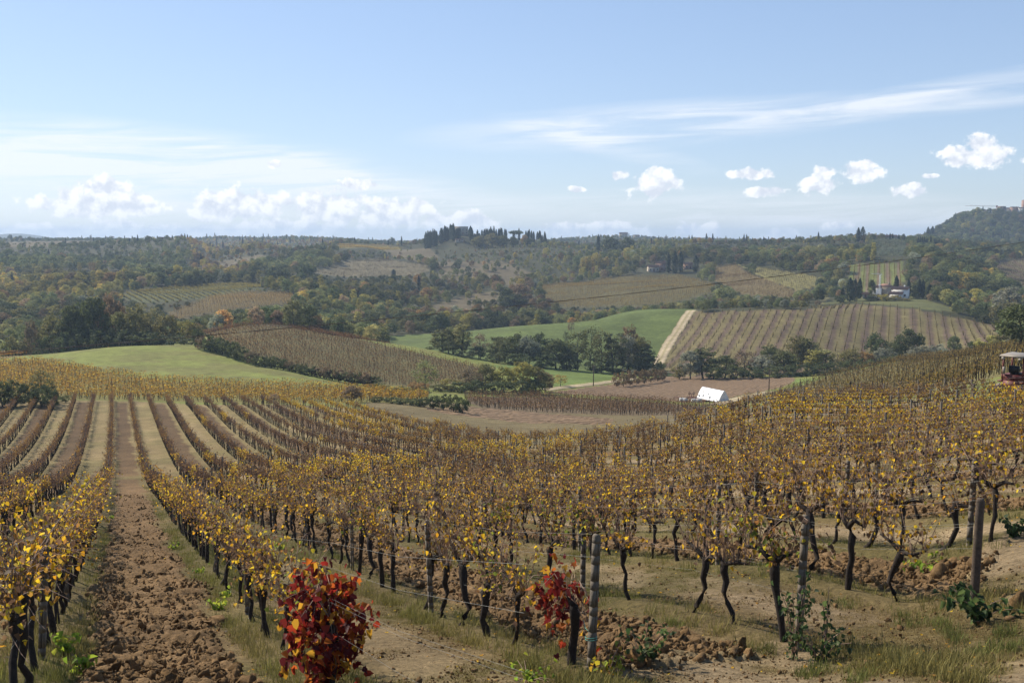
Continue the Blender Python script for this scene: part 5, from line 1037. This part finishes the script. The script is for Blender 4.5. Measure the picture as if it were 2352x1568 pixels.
for i in range(5):
    v, f, cc = leaf_cloud(np.zeros((1, 3)), .08, [LEAFSETS['gold'][i] if i < 3 else LEAFSETS['brown'][i]], np.random.default_rng(i + 40), True, 0); v = np.column_stack([v[:, 0], v[:, 1], v[:, 2] * .25]); lit.append(mesh_np('litter', v, f, MAT['leaf'], False, {'col': cc}))
x, y, rr = polar(60000, 8, 55); m, k, t, n0 = in_lane(x, y); m = ~m & (rng.random(len(x)) < .35 + .65 * (fbm(x * .35, y * .35, 4, 3) > .5)); x, y, rr = x[m], y[m], rr[m]; n = len(x); s = np.exp(rng.normal(-4.75, .55, n)) * (1 + .01 * rr)
scatter('soil_crumbs', clodcoll, np.stack([x, y, H(x, y) + .012], -1), rng.uniform(0, 6.28, (n, 3)), np.repeat(s[:, None], 3, 1) * rng.uniform(.5, 1.4, (n, 3)), rng.integers(0, 6, n), np.ones((n, 3)) * rng.uniform(.7, 1.6, (n, 1)), label='small earth crumbs lying on the dry grass lanes', cat='soil')
x, y, rr = polar(5000, 8, 45); n = len(x); p_, k_, t_, f_, n_ = f0_info(x, y); w_ = np.exp(-(np.minimum(t_, 1 - t_) / .3) ** 2); kp = (rng.random(n) < w_) & (y > n_ - 2.5); x, y = x[kp], y[kp]; n = len(x); rot = rng.uniform(-.3, .3, (n, 3)); rot[:, 2] = rng.random(n) * 6.28
scatter('fallen_leaves', variants('litter_stock', lit), np.stack([x, y, H(x, y) + .025], -1), rot, np.repeat(rng.uniform(.4, .85, n)[:, None], 3, 1), rng.integers(0, 5, n), np.ones((n, 3)), label='fallen yellow and brown leaves under the vines', cat='leaves')
big = []
for i, (px, py) in enumerate([(2250, 1500), (2300, 1490), (2340, 1480), (2200, 1470), (1900, 1545), (1980, 1560), (1850, 1555), (2320, 1455), (1745, 1490), (1760, 1500), (1700, 1500), (2060, 1410), (2090, 1430), (2150, 1430), (1930, 1390), (2180, 1450), (1540, 1430), (1560, 1440)]):
    for j in range(7):
        a, b = hit(px + random.uniform(-24, 24), py + random.uniform(-10, 10)); big.append((a, b))
big = np.array(big); n = len(big); rot = np.zeros((n, 3)); rot[:, 2] = rng.random(n) * 6.28; s = rng.uniform(.45, 1.1, n)
scatter('tall_grass', tc_, np.stack([big[:, 0], big[:, 1], H(big[:, 0], big[:, 1]) - .01], -1), rot, np.repeat(s[:, None], 3, 1), rng.integers(3, 5, n), np.array((.15, .16, .05)) * rng.uniform(.6, 1.4, (n, 1)), label='taller green grass clumps at the row ends on the right', cat='grass')

# ------------------------------------------------------------------ things in the valley
def local(e):  # shorthand
    return e
def tunnel():
    x, y = at_px(1663, 213); z = float(H(x, y)); e = empty('tarpaulin_shelter', (x, y, z), R(29), 'white tarpaulin tunnel shelter with torn side on the valley floor', 'shelter')
    W, Hh, Ln = 3.2, 2.4, 7.2; u = np.linspace(0, 1, 15); px_ = np.cos(math.pi * (1 - u)) ; prof = np.column_stack([np.sign(px_) * np.abs(px_) ** .95 * W / 2, (1 - np.abs(px_) ** 1.35) * Hh]); nr = 22; V_ = []
    for i in range(nr):
        yy = i / (nr - 1) * Ln; sag = -.05 * abs(math.sin(i / (nr - 1) * math.pi * 4)); V_ += [(a * (1 + .012 * math.sin(i * 2.3)), yy, b + (sag if b > .3 else 0) + .015 * math.sin(i * 5 + j)) for j, (a, b) in enumerate(prof)]
    k = len(prof); f = [(i * k + j, (i + 1) * k + j, (i + 1) * k + j + 1, i * k + j + 1) for i in range(nr - 1) for j in range(k - 1)]
    m = MB(); m.add(V_, f); m.obj('cover', MAT['tarp'], e, True)
    for yy, nm in ((.02, 'gable'), (Ln - .02, 'gable')):
        m = MB(); m.add([(a * .99, yy, b * .99) for a, b in prof], [tuple(range(k))]); m.obj(nm, MAT['tarp'], e)
    for (yy, t, wl, hl) in ((4.0, .30, .22, .34), (5.4, .22, .24, .42), (5.9, .34, .2, .3), (3.2, .20, .42, .36), (6.6, .18, .26, .4), (5.0, .42, .1, .5)):
        j = t * 14; a0 = prof[int(j)] + (prof[int(j) + 1] - prof[int(j)]) * (j % 1); d = prof[int(j) + 1] - prof[int(j)]; d /= np.hypot(*d); nrm = np.array([-d[1], d[0]]); q = a0 + nrm * .03
        m = MB(); m.add([(q[0] - d[0] * hl / 2, yy - wl / 2, q[1] - d[1] * hl / 2), (q[0] - d[0] * hl / 2, yy + wl / 2, q[1] - d[1] * hl / 2), (q[0] + d[0] * hl / 2, yy + wl * .35, q[1] + d[1] * hl / 2), (q[0] + d[0] * hl / 2, yy - wl * .6, q[1] + d[1] * hl / 2)], [(0, 1, 2, 3)]); m.obj('tear', MAT['black_plastic'], e)
    for i in range(5):
        m = MB(); yy = i / 4 * (Ln - .1) + .05; m.tube([(a * .975, yy, b * .975) for a, b in prof], .03, 5); m.obj('hoop', MAT['light_steel'], e)
tunnel()
def ring(m, c, r, w, k=16, t=.06, axis='x'):
    a = np.linspace(0, 2 * math.pi, k + 1)
    P = [(c[0], c[1] + r * math.cos(q), c[2] + r * math.sin(q)) if axis == 'x' else (c[0] + r * math.cos(q), c[1], c[2] + r * math.sin(q)) for q in a]; m.tube(P, t, 6, cap=False)
def implement(px, Y, rz, sc_, label, big):
    x, y = at_px(px, Y); e = empty('farm_implement', (x, y, float(H(x, y))), rz, label, 'machine', 'red farm machines by the shelter'); e.scale = (sc_,) * 3
    m = MB(); m.bar((-1.4, 0, .7), (1.4, 0, .7), .12); m.bar((0, -1.2, .6), (0, 1.0, .75), .12); m.bar((-1.4, 0, .7), (0, 1.0, .75), .08); m.bar((1.4, 0, .7), (0, 1.0, .75), .08); m.bar((0, 0, .7), (0, .1, 1.7 if big else 1.0), .1)
    if big: m.bar((-.5, 0, .8), (-.7, 0, 2.3), .07); m.bar((.5, 0, .8), (.6, 0, 2.2), .07); m.bar((-.7, 0, 1.6), (.6, 0, 1.6), .07)
    m.obj('frame', MAT['red_paint'], e)
    for s in (-1.3, 1.3):
        w = MB(); ring(w, (s, -.1, .42), .36, .1, t=.08); w.bar((s, -.46, .42), (s, .26, .42), .05); w.bar((s, -.1, .06), (s, -.1, .78), .05); w.obj('wheel', MAT['dark_steel'], e)
    for i in range(7):
        t = MB(); xx = -1.2 + i * .4; t.tube([(xx, -.1, .68), (xx, -.5, .5), (xx, -.42, .08)], .03, 5); t.obj('tine', MAT['red_paint'], e)
    if big:
        for s in (-.62, .55):
            t = MB(); ring(t, (s, -.15, 1.75), .26, .1, 12, .07, 'y'); t.obj('rotor', MAT['dark_steel'], e)
implement(1588, 222, .3, .9, 'large red folded hay machine just left of the white shelter', True); implement(1604, 219, 1.2, .7, 'smaller red implement against the left side of the shelter', True); implement(1556, 226, -.2, .6, 'little red implement farthest left of the white shelter', False); implement(1714, 214, .5, .5, 'small red implement on the track right of the white shelter', False)
for i, (px, Y, w, lb) in enumerate([(1567, 219, 1.2, 'pale block farthest left of the shelter'), (1575, 218, .9, 'second pale block from the left near the shelter'), (1594, 215, 1.1, 'pale block just left of the shelter corner'), (1605, 214, 1.1, 'pale block touching the shelter corner')]):
    x, y = at_px(px, Y); m = MB(); m.box(-w / 2, w / 2, -.4, .4, -.05, .72); m.box(-w / 2 + .1, w / 2 - .1, -.34, .34, .72, .78); o = m.obj('concrete_block', MAT['grey_block'], None, False, (x, y, float(H(x, y)))); tag(o, lb, 'block', 'blocks beside the shelter')
def utility_pole(px, Y, top, label, h=None, x=None):
    if x is None: x, y = at_px(px, Y)
    else: y = Y
    z = float(H(x, y)); h = h or (ray(px, top)[1] * Y - (z - CZ)); e = empty('utility_pole', (x, y, z), R(20), label, 'pole'); m = MB(); m.tube([(0, 0, -.4), (0, 0, h * .5), (0, 0, h)], [.14, .12, .09], 8); m.obj('post', MAT['woodpost'], e)
    m = MB(); m.bar((-.4, 0, h - .35), (.4, 0, h - .35), .08); m.obj('crossarm', MAT['woodpost'], e)
    for s in (-.34, .34): m = MB(); m.tube([(s, 0, h - .31), (s, 0, h - .22), (s, 0, h - .14)], [.03, .05, .03], 7); m.obj('insulator', MAT['cream_paint'], e)
utility_pole(1363, 258, 838, 'slim utility pole beside the winding track and pollard row'); utility_pole(1766, 236, 847, 'slim utility pole at the far edge of the ploughed field')
def cable():
    a, s0 = ray(-60, 815); A = Vector((a * 34, 34, CZ + s0 * 34)); a, s1 = ray(2500, 532); B = Vector((a * 66, 66, CZ + s1 * 66)); P = []
    for i in range(61):
        t = i / 60; p = A.lerp(B, t); p.z -= 4 * .55 * t * (1 - t); P.append(p)
    m = MB(); P = np.array(P); n = len(P); tw = np.linspace(0, 90, n); d = .011
    for ph in (0, math.pi):
        m.tube(P + np.stack([np.zeros(n), np.cos(tw + ph) * d, np.sin(tw + ph) * d], -1), .010, 5)
    o = m.obj('overhead_cable', MAT['cable'], None); tag(o, 'dark overhead cable slanting across the whole valley view', 'cable')
    for p, lb in ((P[0], 'cable pole just outside the left edge'), (P[-1], 'cable pole just outside the right edge')):
        z = float(H(p[0], p[1])); utility_pole(0, p[1], 0, lb, p[2] - z + .3, p[0])
cable()

# ------------------------------------------------------------------ buildings
def house(name, px, Y, rz, w, d, h, wall, roof, label, wins=2, roofh=1.6, hip=False, cat='house', door=True, base=None, lift=0.0, winh=1.1):
    x, y = at_px(px, Y); z = float(H(x, y)) + lift; e = empty(name, (x, y, z), R(rz), label, cat); m = MB(); m.box(-w / 2, w / 2, -d / 2, d / 2, -2.5, h)
    if not hip and roofh > 0: m.add([(-w / 2, -d / 2, h), (-w / 2, d / 2, h), (-w / 2, 0, h + roofh), (w / 2, -d / 2, h), (w / 2, d / 2, h), (w / 2, 0, h + roofh)], [(0, 2, 1), (3, 4, 5)])
    m.obj('wall', MAT[wall], e); o = .35
    if roofh > 0:
        m = MB(); t = .18
        if hip:
            r_ = max(w - d, 0) / 2; v = [(-w / 2 - o, -d / 2 - o, h), (w / 2 + o, -d / 2 - o, h), (w / 2 + o, d / 2 + o, h), (-w / 2 - o, d / 2 + o, h), (-r_, 0, h + roofh), (r_, 0, h + roofh)]
            m.add(v, [(0, 1, 5, 4), (1, 2, 5), (2, 3, 4, 5), (3, 0, 4), (3, 2, 1, 0)])
        else:
            sl = roofh / (d / 2); zo = h - o * sl
            for s in (-1, 1): m.add([(-w / 2 - o, s * (d / 2 + o), zo + .02), (w / 2 + o, s * (d / 2 + o), zo + .02), (w / 2 + o, 0, h + roofh + .02), (-w / 2 - o, 0, h + roofh + .02), (-w / 2 - o, s * (d / 2 + o), zo + t), (w / 2 + o, s * (d / 2 + o), zo + t), (w / 2 + o, 0, h + roofh + t), (-w / 2 - o, 0, h + roofh + t)], [(0, 1, 2, 3), (4, 5, 6, 7), (0, 1, 5, 4), (0, 3, 7, 4), (1, 2, 6, 5)])
        ro = m.obj('roof', MAT[roof], e); m = MB(); m.box(w * .2, w * .2 + .6, -.3, .3, h + roofh * .4, h + roofh + .7); m.obj('chimney', MAT[wall], ro)
    floors = max(1, int(h // 2.8))
    for fl in range(floors):
        for i in range(wins):
            wx = -w / 2 + w * (i + .5 + (.12 if i % 2 else 0)) / wins; zz = 1.0 + fl * 2.8
            if door and fl == 0 and i == wins // 2: continue
            m = MB(); m.box(wx - .42, wx + .42, -d / 2 - .04, -d / 2 + .02, zz, zz + winh); wn = m.obj('window', MAT['dark_glass'], e); m = MB(); m.box(wx - .55, wx + .55, -d / 2 - .10, -d / 2 + .02, zz - .14, zz - .003); m.obj('sill', MAT['plaster'], wn)
        m = MB(); m.box(-w / 2 - .04, -w / 2 + .02, -.4, .4, 1.0 + fl * 2.8, 2.1 + fl * 2.8); m.obj('window', MAT['dark_glass'], e)
    if door: m = MB(); wx = -w / 2 + w * (wins // 2 + .5) / wins; m.box(wx - .5, wx + .5, -d / 2 - .05, -d / 2 + .02, 0, 2.1); m.obj('door', MAT['shutter'], e)
    return e
house('farmhouse', 2031, 492, -28, 8.5, 7, 5.2, 'stone_wall', 'roof_tile', 'stone farmhouse with low tiled roof beside the white crane', 3, 1.5, True)
house('farmhouse', 2013, 488, -24, 4.2, 6, 5.0, 'white_plaster', 'roof_tile', 'narrow white wing left of the stone farmhouse', 2, 1.0)
e = house('white_house', 2068, 478, -30, 7.2, 6, 4.4, 'white_plaster', 'roof_tile', 'white house with stepped tiled roof right of the farmhouse', 3, 1.2)
m = MB(); m.box(-4.2, 1.6, -6.2, -3.003, -2.5, 2.1); m.obj('porch_wall', MAT['white_plaster'], e); m = MB(); m.add([(-4.5, -6.5, 2.0), (1.9, -6.5, 2.0), (1.9, -3.0, 3.2), (-4.5, -3.0, 3.2), (-4.5, -6.5, 2.15), (1.9, -6.5, 2.15), (1.9, -3.0, 3.35), (-4.5, -3.0, 3.35)], [(0, 1, 2, 3), (4, 5, 6, 7), (0, 1, 5, 4), (1, 2, 6, 5), (0, 3, 7, 4)]); m.obj('porch_roof', MAT['roof_tile'], e)
for s in (-1.6, -.2, 1.0):
    a = np.linspace(0, math.pi, 7); m = MB(); pts = [(s + .45, -6.25, .5)] + [(s + .45 * math.cos(q), -6.25, 1.1 + .4 * math.sin(q)) for q in a] + [(s - .45, -6.25, .5)]; m.add(pts + [(p[0], -6.15, p[2]) for p in pts], [tuple(range(len(pts)))] + [(i, i + 1, len(pts) + i + 1, len(pts) + i) for i in range(len(pts) - 1)]); m.obj('arched_window', MAT['shutter'], e)
house('shed', 1988, 486, -20, 3.0, 4, 2.2, 'stone_wall', 'roof_tile', 'small shed with rounded roof left of the farmhouse', 1, .7, cat='shed')
def white_crane():
    x, y = at_px(2019.6, 480); z = float(H(x, y)); e = empty('tower_crane', (x, y, z), R(8), 'small white crane standing in front of the farmhouse', 'crane'); m = MB(); h = 11.6
    for a in (-.28, .28):
        for b in (-.28, .28): m.bar((a, b, 0), (a, b, h), .06)
    for i in range(10): m.bar((-.28, -.28, i * h / 10), (.28, -.28, (i + 1) * h / 10), .06); m.bar((-.28, .28, i * h / 10), (-.28, -.28, (i + 1) * h / 10), .06)
    m.obj('mast', MAT['crane_white'], e); m = MB(); m.bar((.9, 0, h), (-4.6, 0, h + .45), .12); m.bar((.9, 0, h + .5), (-3.0, 0, h + .75), .06); m.bar((.9, 0, h), (.9, 0, h + .5), .1)
    for i in range(6): m.bar((-.5 * i, 0, h + .08 * i), (-.5 * i - .3, 0, h + .5), .05)
    m.obj('jib', MAT['crane_white'], e); m = MB(); m.box(-.9, .9, -.9, .9, -.4, .35); m.obj('base', MAT['grey_block'], e)
white_crane()
house('castle', 1059, 1045, 4, 14.5, 9, 8.0, 'stone_wall', 'roof_tile', 'square castle block among cypresses on the ridge crest', 4, 0, cat='castle', lift=1.5); house('villa', 1055, 1012, 8, 8, 5, 1.8, 'stone_wall', 'roof_tile', 'low pale building below the castle block', 3, .8)
house('stone_house', 1500, 748, 6, 8, 6, 3.4, 'stone_wall', 'roof_tile', 'low pale house with reddish roof among the mid-slope trees', 3, 1.5); house('stone_house', 1520, 756, -6, 9, 6, 5.4, 'brick_wall', 'roof_tile', 'taller brick house behind the low pale house', 3, 1.4); house('stone_house', 1580, 752, 0, 6, 5, 3.4, 'brick_wall', 'roof_tile', 'small brown house right of the big mid-slope cypresses', 2, 1.3)
house('farmhouse', 2032, 925, 3, 22, 7, 3.6, 'stone_wall', 'roof_tile', 'long low farmhouse on the skyline above the olive grove', 5, 1.6)
house('hamlet_house', 378, 1145, 10, 12, 7, 4.5, 'stone_wall', 'roof_tile', 'house among cypresses of the far left hamlet', 3, 1.5); house('hamlet_house', 412, 1150, -10, 9, 7, 5, 'plaster', 'roof_tile', 'pale house right of the other in the left hamlet', 3, 1.5)
house('far_villa', 1432, 1850, 0, 15, 9, 6.5, 'stone_wall', 'roof_tile', 'large pale villa on the distant ridge behind the oaks', 5, 3); house('far_villa', 1462, 1840, 10, 10, 7, 4, 'stone_wall', 'roof_tile', 'smaller pale villa right of the large one on the distant ridge', 4, 2)
# hilltop village
VL = [(2128, 1300, 7, 7, 4.5, 'plaster', 'lowest pale house at the left foot of the village hill'), (2119, 1290, 5, 6, 4.0, 'plaster', 'small pale house left of the lowest village house'), (2151, 1340, 5, 5, 4, 'plaster', 'little pale house alone in the village hill wood'),
      (2225, 1500, 17, 9, 4.5, 'brick_wall', 'leftmost long roof of the hilltop village'), (2246, 1505, 15, 9, 4.2, 'stone_wall', 'second long roof from left in the hilltop village'), (2266, 1500, 14, 8, 3.8, 'plaster', 'pale walled house midway along the hilltop village'), (2284, 1510, 12, 8, 3.6, 'brick_wall', 'low brick house below the hilltop crane'),
      (2300, 1505, 8.5, 8, 9.0, 'brick_wall', 'square brick tower house right of the hilltop crane'), (2318, 1500, 10, 8, 5.0, 'stone_wall', 'stone house between the tower house and the church'), (2330, 1495, 12, 9, 6.5, 'brick_wall', 'church-like gabled brick house near the right edge'), (2346, 1490, 10, 8, 6.0, 'plaster', 'pale house at the right edge beneath the tall tower')]
for i, (px, Y, w, d, h, wall, lb) in enumerate(VL): house('village_house', px, Y, (i * 37) % 24 - 12, w, d, h, wall, 'roof_tile', lb, 3, 0 if i == 7 else 1.8)
house('bell_tower', 2353, 1500, 5, 6.5, 6.5, 17, 'brick_wall', 'roof_tile', 'tall brick tower cut by the right edge in the hilltop village', 1, 1.2, True, 'tower', winh=1.8)
def village_crane():
    x, y = at_px(2289, 1470); z = float(H(x, y)); h = max(9, (ray(2289, 487)[1] * 1470) - (z - CZ)); e = empty('tower_crane', (x, y, z), R(4), 'red and white tower crane over the hilltop village roofs', 'crane'); m = MB()
    for a in (-.7, .7):
        for b in (-.7, .7): m.bar((a, b, 0), (a, b, h), .3)
    for i in range(8): m.bar((-.7, -.7, i * h / 8), (.7, -.7, (i + 1) * h / 8), .16)
    m.obj('mast', MAT['crane_paint'], e); m = MB(); m.bar((0, 0, h), (-48, 0, h + 1.2), .34); m.bar((0, 0, h + 1.4), (-40, 0, h + 2.0), .22)
    for i in range(12): m.bar((-i * 3.5, 0, h + .1 * i * .9), (-i * 3.5 - 1.7, 0, h + 1.6), .14)
    m.obj('jib', MAT['crane_paint'], e); m = MB(); m.bar((0, 0, h), (13, 0, h - .2), .5); m.obj('counter_jib', MAT['dark_steel'], e); m = MB(); m.box(10.5, 13.4, -.8, .8, h - 2.0, h + .2); m.obj('counterweight', MAT['dark_steel'], e); m = MB(); m.box(-1, .9, -.9, .9, h - .4, h + 1.6); m.obj('cab', MAT['red_paint'], e); m = MB(); m.bar((-9, 0, h + .2), (-9, 0, h - 3.2), .12); m.box(-9.4, -8.6, -.3, .3, h - 3.8, h - 3.2); m.obj('hook', MAT['dark_steel'], e)
village_crane()

# ------------------------------------------------------------------ tractor at the right edge
def tractor():
    x, y = at_px(2336, 60); z = float(H(x, y)) + .12; e = empty('crawler_tractor', (x, y, z), R(-52), 'old red crawler tractor with canopy cut off by the right edge', 'tractor')
    # local +y forward, x right
    m = MB(); m.box(-.42, .42, -.75, .55, .55, 1.12); m.box(-.36, .36, .55, 2.0, .62, 1.30); m.box(-.45, .45, -.95, -.72, .40, .95); m.obj('body', MAT['red_paint'], e)
    for s in (-1, 1):
        m = MB(); m.box(s * .42, s * .82, -.9, .5, .84, .92); m.obj('fender', MAT['red_paint'], e)
        tr = empty('track', (0, 0, 0)); bpy.data.objects.remove(tr); m = MB(); L0, L1, rr_ = -.85, 1.55, .33; path = []
        for q in np.linspace(-math.pi / 2, math.pi / 2, 9): path.append((L1 + rr_ * math.cos(q), rr_ + rr_ * math.sin(q)))
        for q in np.linspace(math.pi / 2, 3 * math.pi / 2, 9): path.append((L0 + rr_ * math.cos(q), rr_ + rr_ * math.sin(q)))
        path.append(path[0]); P = np.array(path); seg = np.r_[0, np.cumsum(np.hypot(*np.diff(P, axis=0).T))]; xc = s * .64
        belt = MB(); k = len(P); belt.add([(xc + sx * .2, p[0], p[1]) for p in P for sx in (-1, 1)], [(2 * i, 2 * i + 1, 2 * i + 3, 2 * i + 2) for i in range(k - 1)]); bo = belt.obj('track', MAT['dark_steel'], e)
        for dd in np.arange(0, seg[-1], .19):
            py_, pz_ = np.interp(dd, seg, P[:, 0]), np.interp(dd, seg, P[:, 1]); dy, dz = np.interp(dd + .02, seg, P[:, 0]) - py_, np.interp(dd + .02, seg, P[:, 1]) - pz_; n_ = math.hypot(dy, dz) or 1; ang = math.atan2(dz, dy)
            mt = Matrix.Translation((xc, py_, pz_)) @ Matrix.Rotation(ang, 4, 'X'); sh = MB(); sh.box(-.24, .24, -.075, .075, -.035, .012, mt); sh.obj('track_shoe', MAT['track_steel'], bo)
        for yy, rad in ((L0, .27), (L1, .27), (-.25, .13), (.3, .13), (.9, .13)):
            w = MB(); w.tube([(xc - .12, yy, .33 if rad > .2 else .16), (xc + .12, yy, .33 if rad > .2 else .16)], rad, 14); w.obj('wheel', MAT['dark_steel'], e)
    for sx in (-.62, .62):
        for yy in (-.72, .42):
            m = MB(); m.bar((sx, yy, .9), (sx * .94, yy + .05, 2.42), .085); m.obj('canopy_post', MAT['cab_paint'], e)
    m = MB(); m.box(-.66, .66, -.76, .46, .92, 1.30); m.obj('cab_panel', MAT['cab_paint'], e)
    m = MB(); m.add([(-.78, -.92, 2.40), (.78, -.92, 2.40), (.78, .62, 2.46), (-.78, .62, 2.46), (-.70, -.86, 2.50), (.70, -.86, 2.50), (.70, .56, 2.56), (-.70, .56, 2.56)], [(3, 2, 1, 0), (4, 5, 6, 7), (0, 1, 5, 4), (1, 2, 6, 5), (2, 3, 7, 6), (3, 0, 4, 7)]); m.obj('canopy', MAT['cream_paint'], e)
    m = MB(); m.box(-.28, .28, -.5, -.05, 1.30, 1.42); m.box(-.28, .28, -.6, -.48, 1.42, 1.85); m.obj('seat', MAT['black_plastic'], e); m = MB(); m.tube([(0, .25, 1.3), (0, .1, 1.75)], .025, 6); a = np.linspace(0, 6.283, 15); m.tube(np.column_stack([.2 * np.cos(a), .1 + .06 * np.sin(a), 1.76 + .18 * np.sin(a)]), .02, 5); m.obj('steering_wheel', MAT['black_plastic'], e)
    for s in (-.5, .5): m = MB(); m.box(s - .09, s + .09, -.98, -.90, 2.22, 2.36); m.obj('work_lamp', MAT['cream_paint'], e)
    m = MB(); m.tube([(.2, 1.3, 1.3), (.2, 1.3, 2.1)], .05, 8); m.obj('exhaust', MAT['dark_steel'], e); m = MB(); m.tube([(-.5, -.78, 1.35), (-.5, -.78, 1.75)], .09, 8); m.obj('canister', MAT['cream_paint'], e)
tractor()

# ------------------------------------------------------------------ haze
def haze():
    m = bpy.data.materials.new('haze'); m.use_nodes = True; nt = m.node_tree; nt.nodes.remove(nt.nodes['Principled BSDF']); v = nt.nodes.new('ShaderNodeVolumePrincipled'); v.inputs['Color'].default_value = (.58, .76, 1.0, 1); v.inputs['Density'].default_value = HAZE; v.inputs['Anisotropy'].default_value = .15
    nt.links.new(v.outputs[0], nt.nodes['Material Output'].inputs['Volume']); b = MB(); b.box(-7800, 7800, -9000, 9000, -5, CZ + 66); me = b.mesh('haze', m); o = obj('haze', me); tag(o, 'thin bluish haze lying over the valley', 'haze', None, 'stuff')
HAZE = .00017
haze()
